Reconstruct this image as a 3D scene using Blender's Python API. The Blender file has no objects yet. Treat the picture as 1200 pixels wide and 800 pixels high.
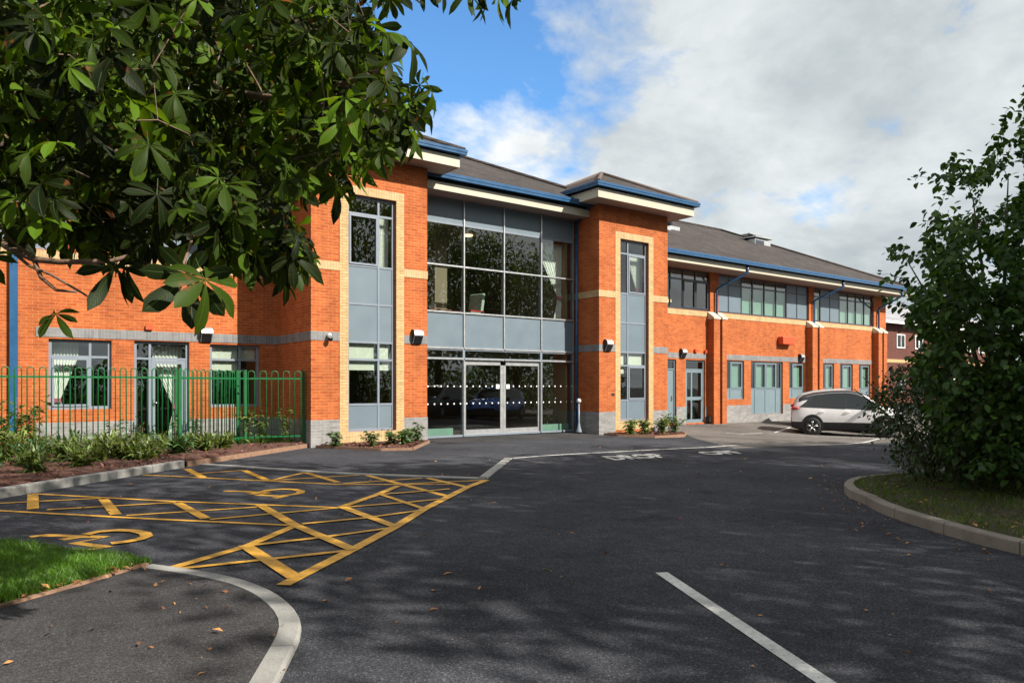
import bpy, math, random
import numpy as np
from mathutils import Matrix, Vector

sc = bpy.context.scene
COL = sc.collection
R = math.radians

# ---------------------------------------------------------------- camera numbers
CAM_H, YAW, FPX, HOR = 1.55, R(36.5), 860.0, 452.0
S_, C_ = math.sin(YAW), math.cos(YAW)

def smooth(a, b, t):
    t = min(1.0, max(0.0, (t - a) / (b - a)))
    return t * t * (3 - 2 * t)

def gz(x, y):
    """ground height: the car park falls away gently to the east"""
    a = max(0.0, x - 9.0) / 17.5
    return -0.6 * (1 - math.exp(-a * a)) * (1 - 0.8 * smooth(15.5, 20.5, y))

def ray(px, py, d):
    l = (px - 600.0) / FPX * d
    return Vector((l * C_ + d * S_, -l * S_ + d * C_, CAM_H + (HOR - py) / FPX * d))

def g(px, py, dz=0.0):
    """survey point of the plan: where the sight line through a photo point meets the ground"""
    z = dz
    for _ in range(6):
        d = FPX * (CAM_H - z) / (py - HOR)
        p = ray(px, py, d)
        z = gz(p.x, p.y) + dz
    return (p.x, p.y)

def project(p):
    d = p[0] * S_ + p[1] * C_
    l = p[0] * C_ - p[1] * S_
    if d < 0.05:
        return None
    return (600 + FPX * l / d, HOR - FPX * (p[2] - CAM_H) / d, d)

def inside(poly, x, y):
    c = False
    n = len(poly)
    for i in range(n):
        x1, y1 = poly[i]; x2, y2 = poly[i - 1]
        if (y1 > y) != (y2 > y) and x < (x2 - x1) * (y - y1) / (y2 - y1) + x1:
            c = not c
    return c

# ---------------------------------------------------------------- materials
M = {}

def nodes_of(name):
    m = bpy.data.materials.new(name)
    m.use_nodes = True
    nt = m.node_tree
    nt.nodes.clear()
    out = nt.nodes.new('ShaderNodeOutputMaterial')
    return m, nt, out

class N:
    """tiny node helper"""
    def __init__(self, nt): self.nt = nt
    def __call__(self, t, **kw):
        n = self.nt.nodes.new(t)
        for k, v in kw.items():
            if k.startswith('i_'):
                key = k[2:]
                n.inputs[int(key) if key.isdigit() else key.replace('_', ' ')].default_value = v
            else:
                setattr(n, k, v)
        return n
    def link(self, a, b): self.nt.links.new(a, b)

def ramp(N_, fac, stops):
    r = N_('ShaderNodeValToRGB')
    el = r.color_ramp.elements
    while len(el) < len(stops): el.new(0.5)
    for e, (p, c) in zip(el, stops):
        e.position = p
        e.color = (c[0], c[1], c[2], 1) if not isinstance(c, (int, float)) else (c, c, c, 1)
    N_.link(fac, r.inputs[0])
    return r.outputs[0]

def mixc(N_, fac, a, b, mode='MIX'):
    m = N_('ShaderNodeMix', data_type='RGBA', blend_type=mode)
    for sock, v in ((m.inputs[0], fac), (m.inputs[6], a), (m.inputs[7], b)):
        if hasattr(v, 'links'): N_.link(v, sock)
        elif isinstance(v, (int, float)): sock.default_value = v
        else: sock.default_value = (v[0], v[1], v[2], 1)
    return m.outputs[2]

def math_(N_, op, a, b=None, clamp=False):
    m = N_('ShaderNodeMath', operation=op, use_clamp=clamp)
    for i, v in enumerate((a, b)):
        if v is None: continue
        if hasattr(v, 'links'): N_.link(v, m.inputs[i])
        else: m.inputs[i].default_value = v
    return m.outputs[0]

def plain(name, col, rough=0.6, var=0.12, scale=6.0, metal=0.0, bump=0.0, bscale=80.0, spec=0.5, stretch=None):
    m, nt, out = nodes_of(name); n = N(nt)
    b = n('ShaderNodeBsdfPrincipled', i_Roughness=rough, i_Metallic=metal)
    b.inputs['Specular IOR Level'].default_value = spec
    tc = n('ShaderNodeTexCoord')
    src = tc.outputs['Object']
    if stretch:
        mp = n('ShaderNodeMapping'); mp.inputs['Scale'].default_value = stretch
        n.link(src, mp.inputs[0]); src = mp.outputs[0]
    nz = n('ShaderNodeTexNoise', i_Scale=scale, i_Detail=6.0, i_Roughness=0.6); n.link(src, nz.inputs['Vector'])
    lo = tuple(c * (1 - var) for c in col); hi = tuple(min(1, c * (1 + var)) for c in col)
    n.link(ramp(n, nz.outputs[0], [(0.3, lo), (0.7, hi)]), b.inputs['Base Color'])
    rr = math_(n, 'MULTIPLY_ADD', nz.outputs[0], 0.25); rr.node.inputs[2].default_value = rough - 0.12
    n.link(rr, b.inputs['Roughness'])
    if bump:
        nb = n('ShaderNodeTexNoise', i_Scale=bscale, i_Detail=4.0); n.link(tc.outputs['Object'], nb.inputs['Vector'])
        bp = n('ShaderNodeBump', i_Strength=bump, i_Distance=0.01); n.link(nb.outputs[0], bp.inputs['Height'])
        n.link(bp.outputs[0], b.inputs['Normal'])
    n.link(b.outputs[0], out.inputs[0])
    M[name] = m
    return m

def brick(name, c1, c2, mortar, soldier=False, bw=0.225, rh=0.075, ms=0.0045, offset=0.5, dirt=0.15):
    m, nt, out = nodes_of(name); n = N(nt)
    tc = n('ShaderNodeTexCoord'); sp = n('ShaderNodeSeparateXYZ'); n.link(tc.outputs['Object'], sp.inputs[0])
    h = math_(n, 'ADD', sp.outputs[0], sp.outputs[1])
    cb = n('ShaderNodeCombineXYZ')
    if soldier:
        n.link(sp.outputs[2], cb.inputs[0]); n.link(h, cb.inputs[1])
    else:
        n.link(h, cb.inputs[0]); n.link(sp.outputs[2], cb.inputs[1])
    bt = n('ShaderNodeTexBrick', offset=0.0 if soldier else offset)
    bt.inputs['Scale'].default_value = 1.0
    bt.inputs['Mortar Size'].default_value = ms
    bt.inputs['Mortar Smooth'].default_value = 0.3
    bt.inputs['Bias'].default_value = 0.0
    bt.inputs['Brick Width'].default_value = bw
    bt.inputs['Row Height'].default_value = rh
    bt.inputs['Color1'].default_value = (*c1, 1); bt.inputs['Color2'].default_value = (*c2, 1)
    bt.inputs['Mortar'].default_value = (*mortar, 1)
    n.link(cb.outputs[0], bt.inputs['Vector'])
    nz = n('ShaderNodeTexNoise', i_Scale=0.8, i_Detail=7.0, i_Roughness=0.65); n.link(tc.outputs['Object'], nz.inputs['Vector'])
    nz2 = n('ShaderNodeTexNoise', i_Scale=45.0, i_Detail=3.0); n.link(tc.outputs['Object'], nz2.inputs['Vector'])
    f1 = ramp(n, nz.outputs[0], [(0.3, 1 - dirt), (0.7, 1.0 + dirt * 0.4)])
    f2 = ramp(n, nz2.outputs[0], [(0.3, 0.86), (0.7, 1.08)])
    c = mixc(n, 1.0, bt.outputs['Color'], f1, 'MULTIPLY'); c = mixc(n, 1.0, c, f2, 'MULTIPLY')
    # rain streaks, batches of differently fired bricks
    mps = n('ShaderNodeMapping'); mps.inputs['Scale'].default_value = (2.2, 2.2, 0.22); n.link(tc.outputs['Object'], mps.inputs[0])
    nst = n('ShaderNodeTexNoise', i_Scale=1.6, i_Detail=6.0, i_Roughness=0.7); n.link(mps.outputs[0], nst.inputs['Vector'])
    c = mixc(n, 1.0, c, ramp(n, nst.outputs[0], [(0.32, 1 - dirt * .8), (0.55, 1.0), (0.8, 1.08)]), 'MULTIPLY')
    mpb = n('ShaderNodeMapping'); mpb.inputs['Scale'].default_value = (4.4, 4.4, 13.3); n.link(tc.outputs['Object'], mpb.inputs[0])
    nb_ = n('ShaderNodeTexNoise', i_Scale=1.0, i_Detail=0.0); n.link(mpb.outputs[0], nb_.inputs['Vector'])
    c = mixc(n, 1.0, c, ramp(n, nb_.outputs[0], [(0.3, 0.88), (0.45, 1.0), (0.6, 1.0), (0.75, 1.08)]), 'MULTIPLY')
    b = n('ShaderNodeBsdfPrincipled', i_Roughness=0.85)
    b.inputs['Specular IOR Level'].default_value = 0.25
    n.link(c, b.inputs['Base Color'])
    bp = n('ShaderNodeBump', i_Strength=0.5, i_Distance=0.006, invert=True); n.link(bt.outputs['Fac'], bp.inputs['Height'])
    n.link(bp.outputs[0], b.inputs['Normal'])
    n.link(b.outputs[0], out.inputs[0])
    M[name] = m

brick('brick', (0.49, 0.130, 0.034), (0.39, 0.086, 0.021), (0.50, 0.235, 0.115), ms=0.006, dirt=0.22)
brick('cream_brick', (0.54, 0.40, 0.205), (0.48, 0.34, 0.165), (0.36, 0.18, 0.09), ms=0.006, bw=0.24, dirt=0.08)
brick('cream_soldier', (0.54, 0.40, 0.22), (0.48, 0.34, 0.175), (0.36, 0.20, 0.11), soldier=True, ms=0.005, dirt=0.08)
brick('grey_soldier', (0.235, 0.24, 0.245), (0.18, 0.185, 0.195), (0.33, 0.30, 0.28), soldier=True, ms=0.005)
brick('grey_brick', (0.29, 0.285, 0.285), (0.215, 0.215, 0.215), (0.38, 0.35, 0.33), ms=0.0055)
brick('dark_red_brick', (0.13, 0.035, 0.025), (0.10, 0.028, 0.022), (0.20, 0.14, 0.11), ms=0.006)
brick('roof_tile', (0.086, 0.070, 0.065), (0.060, 0.050, 0.048), (0.010, 0.009, 0.009), bw=0.30, rh=0.13, ms=0.014, dirt=0.35)
brick('grey_tile', (0.36, 0.35, 0.37), (0.30, 0.30, 0.33), (0.12, 0.12, 0.13), bw=30.0, rh=0.28, ms=0.03)
plain('grey_panel', (0.128, 0.172, 0.208), 0.45, 0.05, 2.0)
plain('frame_grey', (0.19, 0.225, 0.27), 0.4, 0.05, 4.0)
plain('dark_frame', (0.035, 0.042, 0.055), 0.4, 0.1, 4.0)
plain('door_blue', (0.15, 0.205, 0.235), 0.42, 0.05, 4.0)
plain('fascia_cream', (0.46, 0.43, 0.34), 0.55, 0.06, 1.2)
plain('soffit', (0.32, 0.26, 0.225), 0.6, 0.06, 1.2)
plain('gutter_blue', (0.022, 0.085, 0.19), 0.25, 0.12, 3.0)
plain('ridge_tile', (0.10, 0.072, 0.06), 0.8, 0.2, 5.0)
plain('stone_cap', (0.55, 0.48, 0.37), 0.8, 0.08, 8.0)
plain('white_paint', (0.78, 0.78, 0.76), 0.5, 0.05, 5.0)
plain('silver', (0.55, 0.56, 0.57), 0.35, 0.08, 8.0, metal=0.7)
plain('steel', (0.62, 0.62, 0.63), 0.3, 0.08, 8.0, metal=1.0)
plain('black_plastic', (0.012, 0.012, 0.014), 0.5, 0.2, 8.0)
plain('orange_box', (0.62, 0.075, 0.02), 0.4, 0.06, 8.0)
plain('interior', (0.26, 0.20, 0.14), 0.9, 0.06, 2.0)
plain('interior_floor', (0.09, 0.06, 0.04), 0.8, 0.2, 3.0)
plain('fence_green', (0.005, 0.105, 0.030), 0.4, 0.12, 9.0)
plain('mulch', (0.075, 0.032, 0.022), 0.95, 0.6, 22.0, bump=1.0, bscale=45.0)
plain('soil', (0.045, 0.032, 0.022), 0.95, 0.4, 10.0, bump=0.8, bscale=30.0)
plain('timber_edge', (0.24, 0.14, 0.09), 0.85, 0.25, 14.0)
plain('curtain', (0.80, 0.78, 0.74), 0.9, 0.04, 8.0)
plain('pink_tie', (0.55, 0.13, 0.20), 0.9, 0.1, 20.0)
plain('blind', (0.72, 0.70, 0.62), 0.8, 0.05, 3.0)
plain('green_blind', (0.20, 0.34, 0.28), 0.8, 0.1, 3.0)
plain('red_fabric', (0.50, 0.03, 0.035), 0.8, 0.1, 20.0)
plain('pale_fabric', (0.42, 0.50, 0.42), 0.8, 0.15, 20.0)
plain('wood', (0.22, 0.06, 0.03), 0.5, 0.25, 20.0)
plain('bark', (0.085, 0.062, 0.045), 0.9, 0.4, 25.0, bump=0.8, bscale=60.0)
plain('twig_bark', (0.17, 0.105, 0.07), 0.75, 0.35, 30.0, bump=0.4, bscale=90.0)
plain('rubber', (0.014, 0.014, 0.015), 0.75, 0.2, 10.0)
plain('alloy', (0.55, 0.55, 0.56), 0.3, 0.06, 10.0, metal=0.8)

def paint(name, col):
    m, nt, out = nodes_of(name); n = N(nt)
    b = n('ShaderNodeBsdfPrincipled', i_Roughness=0.32)
    tc = n('ShaderNodeTexCoord')
    nz = n('ShaderNodeTexNoise', i_Scale=3.0, i_Detail=4.0); n.link(tc.outputs['Object'], nz.inputs[0])
    n.link(ramp(n, nz.outputs[0], [(0.3, tuple(c * .94 for c in col)), (0.7, col)]), b.inputs['Base Color'])
    b.inputs['Coat Weight'].default_value = 0.7; b.inputs['Coat Roughness'].default_value = 0.05
    n.link(b.outputs[0], out.inputs[0]); M[name] = m
paint('car_white', (0.80, 0.79, 0.80)); paint('car_black', (0.012, 0.012, 0.014))
paint('car_blue', (0.03, 0.16, 0.62)); paint('car_silver', (0.42, 0.45, 0.48)); paint('car_navy', (0.012, 0.02, 0.05))
paint('tail_red', (0.45, 0.015, 0.015))

def glass(name, tint, refl, base=0.04):
    m, nt, out = nodes_of(name); n = N(nt)
    tr = n('ShaderNodeBsdfTransparent'); tr.inputs[0].default_value = (*tint, 1)
    gl = n('ShaderNodeBsdfGlossy', i_Roughness=0.004); gl.inputs[0].default_value = (0.92, 0.97, 0.95, 1)
    # panes are never perfectly flat: a slow ripple bends what they mirror
    tc = n('ShaderNodeTexCoord'); nz = n('ShaderNodeTexNoise', i_Scale=1.3, i_Detail=1.0); n.link(tc.outputs['Object'], nz.inputs[0])
    bp = n('ShaderNodeBump', i_Strength=0.06, i_Distance=0.03); n.link(nz.outputs[0], bp.inputs['Height']); n.link(bp.outputs[0], gl.inputs['Normal'])
    # two-sided Fresnel (Schlick) so that daylight also enters through the panes
    ge = n('ShaderNodeNewGeometry'); dp = n('ShaderNodeVectorMath', operation='DOT_PRODUCT'); n.link(ge.outputs['Incoming'], dp.inputs[0]); n.link(ge.outputs['True Normal'], dp.inputs[1])
    k = math_(n, 'SUBTRACT', 1.0, math_(n, 'ABSOLUTE', dp.outputs['Value'])); k = math_(n, 'POWER', k, 5.0)
    fr = math_(n, 'MULTIPLY', k, 0.96); fr = math_(n, 'ADD', fr, 0.04)
    f = math_(n, 'MULTIPLY', fr, refl); f = math_(n, 'ADD', f, base, clamp=True)
    mx = n('ShaderNodeMixShader'); n.link(f, mx.inputs[0]); n.link(tr.outputs[0], mx.inputs[1]); n.link(gl.outputs[0], mx.inputs[2])
    n.link(mx.outputs[0], out.inputs[0]); M[name] = m
glass('glass', (0.76, 0.84, 0.80), 2.2, 0.05)
glass('car_glass', (0.10, 0.13, 0.12), 1.2, 0.02)

def emis(name, col, st):
    m, nt, out = nodes_of(name); n = N(nt)
    e = n('ShaderNodeEmission'); e.inputs[0].default_value = (*col, 1); e.inputs[1].default_value = st
    n.link(e.outputs[0], out.inputs[0]); M[name] = m
emis('lamp_glow', (1.0, 0.72, 0.42), 1.6)

def asphalt(name, base, fine=1.0, worn=0.35):
    m, nt, out = nodes_of(name); n = N(nt)
    tc = n('ShaderNodeTexCoord'); o = tc.outputs['Object']
    big = n('ShaderNodeTexNoise', i_Scale=0.35, i_Detail=8.0, i_Roughness=0.7); n.link(o, big.inputs[0])
    agg = n('ShaderNodeTexVoronoi', i_Scale=110.0 * fine); n.link(o, agg.inputs['Vector'])
    fn = n('ShaderNodeTexNoise', i_Scale=45.0, i_Detail=6.0, i_Roughness=0.8); n.link(o, fn.inputs[0])
    mid = n('ShaderNodeTexNoise', i_Scale=6.0, i_Detail=6.0, i_Roughness=0.7); n.link(o, mid.inputs[0])
    c = ramp(n, big.outputs[0], [(0.3, tuple(v * (1 - worn) for v in base)), (0.7, tuple(v * (1 + worn) for v in base))])
    sp = ramp(n, agg.outputs['Color'], [(0.0, 0.45), (0.75, 1.05), (1.0, 2.4)])
    c = mixc(n, 1.0, c, sp, 'MULTIPLY')
    c = mixc(n, 1.0, c, ramp(n, fn.outputs[0], [(0.25, 0.55), (0.75, 1.45)]), 'MULTIPLY')
    c = mixc(n, 1.0, c, ramp(n, mid.outputs[0], [(0.3, 0.85), (0.7, 1.15)]), 'MULTIPLY')
    st = n('ShaderNodeTexNoise', i_Scale=1.1, i_Detail=5.0, i_Roughness=0.55, i_Distortion=.6); n.link(o, st.inputs[0])
    c = mixc(n, 1.0, c, ramp(n, st.outputs[0], [(0.30, 1.22), (0.42, 1.0), (0.60, 1.0), (0.70, 0.74)]), 'MULTIPLY')      # old spills and scuffed patches
    b = n('ShaderNodeBsdfPrincipled', i_Roughness=0.95)
    b.inputs['Specular IOR Level'].default_value = 0.05
    n.link(c, b.inputs['Base Color'])
    bp = n('ShaderNodeBump', i_Strength=0.55, i_Distance=0.006)
    hh = math_(n, 'ADD', agg.outputs['Distance'], fn.outputs[0]); n.link(hh, bp.inputs['Height'])
    n.link(bp.outputs[0], b.inputs['Normal']); n.link(b.outputs[0], out.inputs[0]); M[name] = m
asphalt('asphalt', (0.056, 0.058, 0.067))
asphalt('path_asphalt', (0.064, 0.062, 0.064), 1.4)
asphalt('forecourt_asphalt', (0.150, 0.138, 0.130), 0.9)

def roadpaint(name, col):
    m, nt, out = nodes_of(name); n = N(nt)
    tc = n('ShaderNodeTexCoord'); o = tc.outputs['Object']
    fn = n('ShaderNodeTexNoise', i_Scale=30.0, i_Detail=8.0, i_Roughness=0.8); n.link(o, fn.inputs[0])
    md = n('ShaderNodeTexNoise', i_Scale=2.0, i_Detail=5.0); n.link(o, md.inputs[0])
    c = ramp(n, fn.outputs[0], [(0.33, (0.05, 0.045, 0.04)), (0.42, tuple(v * .72 for v in col)), (0.62, col)])
    c = mixc(n, 1.0, c, ramp(n, md.outputs[0], [(0.3, 0.62), (0.65, 1.05)]), 'MULTIPLY')
    b = n('ShaderNodeBsdfPrincipled', i_Roughness=0.6); n.link(c, b.inputs['Base Color'])
    bp = n('ShaderNodeBump', i_Strength=0.4, i_Distance=0.004); n.link(fn.outputs[0], bp.inputs['Height']); n.link(bp.outputs[0], b.inputs['Normal'])
    n.link(b.outputs[0], out.inputs[0]); M[name] = m
roadpaint('yellow_line', (0.74, 0.385, 0.04)); roadpaint('white_line', (0.70, 0.70, 0.67))

def concrete(name, col):
    m, nt, out = nodes_of(name); n = N(nt)
    tc = n('ShaderNodeTexCoord'); o = tc.outputs['Object']
    a = n('ShaderNodeTexNoise', i_Scale=1.7, i_Detail=8.0, i_Roughness=0.7); n.link(o, a.inputs[0])
    f = n('ShaderNodeTexNoise', i_Scale=60.0, i_Detail=6.0, i_Roughness=0.8); n.link(o, f.inputs[0])
    c = ramp(n, a.outputs[0], [(0.3, tuple(v * .62 for v in col)), (0.52, col), (0.75, tuple(v * 1.15 for v in col))])
    c = mixc(n, 1.0, c, ramp(n, f.outputs[0], [(0.25, 0.72), (0.75, 1.18)]), 'MULTIPLY')
    b = n('ShaderNodeBsdfPrincipled', i_Roughness=0.85); n.link(c, b.inputs['Base Color'])
    bp = n('ShaderNodeBump', i_Strength=0.5, i_Distance=0.004); n.link(f.outputs[0], bp.inputs['Height']); n.link(bp.outputs[0], b.inputs['Normal'])
    n.link(b.outputs[0], out.inputs[0]); M[name] = m
concrete('kerb_concrete', (0.29, 0.285, 0.27)); concrete('old_kerb', (0.22, 0.19, 0.16))

def leaf(name, dark, light, spots=None, trans=0.35, gloss=0.07, veins=False):
    m, nt, out = nodes_of(name); n = N(nt)
    at = n('ShaderNodeAttribute', attribute_name='tone')
    c = ramp(n, at.outputs['Fac'], [(0.0, dark), (0.55, tuple(.5 * (a_ + b_) for a_, b_ in zip(dark, light))), (0.85, light), (1.0, tuple(v * 1.35 for v in light))])
    if spots:
        tc = n('ShaderNodeTexCoord'); nz = n('ShaderNodeTexNoise', i_Scale=16.0, i_Detail=4.0); n.link(tc.outputs['Object'], nz.inputs[0])
        f = ramp(n, nz.outputs[0], [(0.66, 0.0), (0.72, 1.0)]); c = mixc(n, f, c, spots)
    nrm = None
    if veins:
        av = n('ShaderNodeAttribute', attribute_name='vein'); sv = n('ShaderNodeSeparateXYZ'); n.link(av.outputs['Vector'], sv.inputs[0])
        q = math_(n, 'ABSOLUTE', sv.outputs[1])
        ph = math_(n, 'SUBTRACT', math_(n, 'MULTIPLY', sv.outputs[0], 15.0), math_(n, 'MULTIPLY', q, 3.2))
        fr = math_(n, 'ABSOLUTE', math_(n, 'SUBTRACT', math_(n, 'FRACT', ph), 0.5))      # 0.5 on a side vein
        rib = ramp(n, fr, [(.38, 0.0), (.48, .55)]); mid_ = ramp(n, q, [(.02, 1.0), (.09, 0.0)])
        vv = math_(n, 'MAXIMUM', rib, mid_)
        c = mixc(n, math_(n, 'MULTIPLY', vv, .45), c, (.115, .17, .045))
        edge = ramp(n, q, [(.86, 0.0), (1.0, .5)]); c = mixc(n, edge, c, (.10, .055, .014))
        bp = n('ShaderNodeBump', i_Strength=.45, i_Distance=.004, invert=True); n.link(vv, bp.inputs['Height']); nrm = bp.outputs[0]
    d = n('ShaderNodeBsdfDiffuse'); n.link(c, d.inputs[0])
    if nrm: n.link(nrm, d.inputs['Normal'])
    t = n('ShaderNodeBsdfTranslucent'); ct = mixc(n, 1.0, c, (1.5, 1.35, 0.5), 'MULTIPLY'); n.link(ct, t.inputs[0])
    gl = n('ShaderNodeBsdfGlossy', i_Roughness=0.5)
    if nrm: n.link(nrm, gl.inputs['Normal'])
    gl.inputs['Roughness'].default_value = 0.5; gl.inputs[0].default_value = (0.8, 0.85, 0.8, 1)
    m1 = n('ShaderNodeMixShader'); m1.inputs[0].default_value = trans; n.link(d.outputs[0], m1.inputs[1]); n.link(t.outputs[0], m1.inputs[2])
    m2 = n('ShaderNodeMixShader'); m2.inputs[0].default_value = gloss; n.link(m1.outputs[0], m2.inputs[1]); n.link(gl.outputs[0], m2.inputs[2])
    n.link(m2.outputs[0], out.inputs[0]); M[name] = m
leaf('chestnut_leaf', (0.005, 0.012, 0.002), (0.095, 0.185, 0.008), (0.20, 0.065, 0.02), 0.45, 0.012, True)  # dark and bright ends paint shaded and sunlit leaves into the colour
leaf('hazel_leaf', (0.016, 0.044, 0.006), (0.064, 0.135, 0.020), None, 0.38, 0.03)
leaf('dark_leaf', (0.012, 0.030, 0.006), (0.038, 0.078, 0.014), None, 0.25, 0.04)
leaf('far_leaf', (0.030, 0.060, 0.012), (0.090, 0.155, 0.030), None, 0.48, 0.04)
leaf('shrub_leaf', (0.05, 0.085, 0.015), (0.15, 0.21, 0.035), (0.25, 0.12, 0.03), 0.3)
leaf('green_leaf', (0.02, 0.06, 0.012), (0.07, 0.15, 0.025), None, 0.3)
leaf('grass', (0.045, 0.105, 0.010), (0.115, 0.26, 0.020), None, 0.4, 0.04)
leaf('dry_grass', (0.045, 0.085, 0.012), (0.105, 0.17, 0.025), (0.13, 0.09, 0.03), 0.35, 0.03)
leaf('fallen', (0.12, 0.035, 0.015), (0.42, 0.20, 0.07), None, 0.15, 0.05)
leaf('cut_bark', (0.045, 0.018, 0.013), (0.21, 0.085, 0.058), None, 0.05, 0.03)

# ---------------------------------------------------------------- mesh helpers
class MB:
    def __init__(self): self.v = []; self.f = []; self.mi = []; self.cur = 0; self.smooth = []
    def quad(self, a, b, c, d, sm=False):
        i = len(self.v); self.v += [tuple(a), tuple(b), tuple(c), tuple(d)]
        self.f.append((i, i + 1, i + 2, i + 3)); self.mi.append(self.cur); self.smooth.append(sm)
    def tri(self, a, b, c):
        i = len(self.v); self.v += [tuple(a), tuple(b), tuple(c)]; self.f.append((i, i + 1, i + 2)); self.mi.append(self.cur); self.smooth.append(False)
    def face(self, idx, sm=False): self.f.append(tuple(idx)); self.mi.append(self.cur); self.smooth.append(sm)
    def box(self, x0, x1, y0, y1, z0, z1):
        i = len(self.v)
        self.v += [(x0, y0, z0), (x1, y0, z0), (x1, y1, z0), (x0, y1, z0), (x0, y0, z1), (x1, y0, z1), (x1, y1, z1), (x0, y1, z1)]
        for q in ((0, 3, 2, 1), (4, 5, 6, 7), (0, 1, 5, 4), (1, 2, 6, 5), (2, 3, 7, 6), (3, 0, 4, 7)):
            self.face([i + k for k in q])
        return self
    def prism(self, poly, z0, z1):
        """upright prism over a plan polygon; z may be a number or a function of (x, y)"""
        n = len(poly); i = len(self.v)
        f0 = z0 if callable(z0) else (lambda x, y: z0); f1 = z1 if callable(z1) else (lambda x, y: z1)
        self.v += [(x, y, f0(x, y)) for x, y in poly] + [(x, y, f1(x, y)) for x, y in poly]
        self.face([i + n + k for k in range(n)]); self.face([i + k for k in reversed(range(n))])
        for k in range(n):
            k2 = (k + 1) % n; self.face([i + k, i + k2, i + n + k2, i + n + k])
    def extrude_x(self, prof, x0, x1):
        """profile in (y, z) swept along x"""
        n = len(prof); i = len(self.v)
        self.v += [(x0, y, z) for y, z in prof] + [(x1, y, z) for y, z in prof]
        self.face([i + k for k in range(n)]); self.face([i + n + k for k in reversed(range(n))])
        for k in range(n):
            k2 = (k + 1) % n; self.face([i + k2, i + k, i + n + k, i + n + k2])
    def extrude_y(self, prof, y0, y1):
        n = len(prof); i = len(self.v)
        self.v += [(x, y0, z) for x, z in prof] + [(x, y1, z) for x, z in prof]
        self.face([i + k for k in range(n)]); self.face([i + n + k for k in reversed(range(n))])
        for k in range(n):
            k2 = (k + 1) % n; self.face([i + k2, i + k, i + n + k, i + n + k2])
    def tube(self, pts, rad, n=6, cap=True):
        pts = [Vector(p) for p in pts]
        if isinstance(rad, (int, float)): rad = [rad] * len(pts)
        base = len(self.v); up = Vector((0, 0, 1)); prev = None
        for k, p in enumerate(pts):
            t = (pts[min(k + 1, len(pts) - 1)] - pts[max(k - 1, 0)])
            if t.length < 1e-9: t = Vector((0, 0, 1))
            t.normalize()
            if prev is None:
                a = t.cross(up if abs(t.z) < 0.9 else Vector((1, 0, 0)))
            else:
                a = prev - t * prev.dot(t)
                if a.length < 1e-6: a = t.cross(Vector((1, 0, 0)))
            a.normalize(); b = t.cross(a); prev = a
            for j in range(n):
                w = 2 * math.pi * j / n
                self.v.append(tuple(p + (a * math.cos(w) + b * math.sin(w)) * rad[k]))
        for k in range(len(pts) - 1):
            for j in range(n):
                j2 = (j + 1) % n; q = base + k * n
                self.face([q + j, q + j2, q + n + j2, q + n + j], True)
        if cap:
            self.face([base + j for j in reversed(range(n))]); q = base + (len(pts) - 1) * n; self.face([q + j for j in range(n)])
    def lathe(self, prof, n=24, axis='y'):
        """profile (radius, along) turned about an axis through the origin"""
        base = len(self.v)
        for r, a in prof:
            for j in range(n):
                w = 2 * math.pi * j / n
                c, s = r * math.cos(w), r * math.sin(w)
                self.v.append((c, a, s) if axis == 'y' else (c, s, a))
        for k in range(len(prof) - 1):
            for j in range(n):
                j2 = (j + 1) % n; q = base + k * n
                self.face([q + j, q + j2, q + n + j2, q + n + j], True)
    def mesh(self, name, mats):
        me = bpy.data.meshes.new(name)
        me.from_pydata(self.v, [], self.f)
        for m in (mats if isinstance(mats, (list, tuple)) else [mats]): me.materials.append(M[m] if isinstance(m, str) else m)
        me.polygons.foreach_set('material_index', self.mi)
        me.polygons.foreach_set('use_smooth', self.smooth)
        me.update()
        return me
    def build(self, name, mats, parent=None, bevel=0.0):
        o = bpy.data.objects.new(name, self.mesh(name, mats)); COL.objects.link(o)
        if parent is not None: child(o, parent)
        if bevel:
            b = o.modifiers.new('edge', 'BEVEL'); b.width = bevel; b.segments = 2; b.limit_method = 'ANGLE'
        return o

def each(mb, name, mat, parent, per=8):
    """one object for every box or quad collected in mb"""
    nf = 6 if per == 8 else 1
    for k in range(len(mb.v) // per):
        m = MB(); m.v = mb.v[k * per:(k + 1) * per]
        for f in mb.f[k * nf:(k + 1) * nf]: m.face([i - k * per for i in f])
        o = m.build(name, mat, parent)
    return o

def child(o, parent):
    """parent without moving: vertices are in the frame of the thing's own axes or of the site"""
    o.parent = parent
    if parent.get('site_frame'):
        o.matrix_parent_inverse = Matrix.Translation(parent.location).inverted()

def tag(o, label=None, cat=None, group=None, kind=None):
    if label: o['label'] = label
    if cat: o['category'] = cat
    if group: o['group'] = group
    if kind: o['kind'] = kind
    return o

def empty(name, loc, label, cat, group=None, rz=0.0, site=False):
    o = bpy.data.objects.new(name, None); COL.objects.link(o)
    o.location = loc; o.rotation_euler = (0, 0, rz); o.empty_display_size = 0.2
    if site: o['site_frame'] = 1
    return tag(o, label, cat, group)

def copy_tree(o, parent=None):
    c = o.copy(); COL.objects.link(c); c.parent = parent
    if parent is not None: c.matrix_parent_inverse = o.matrix_parent_inverse.copy()
    for ch in list(o.children): copy_tree(ch, c)
    return c

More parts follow.
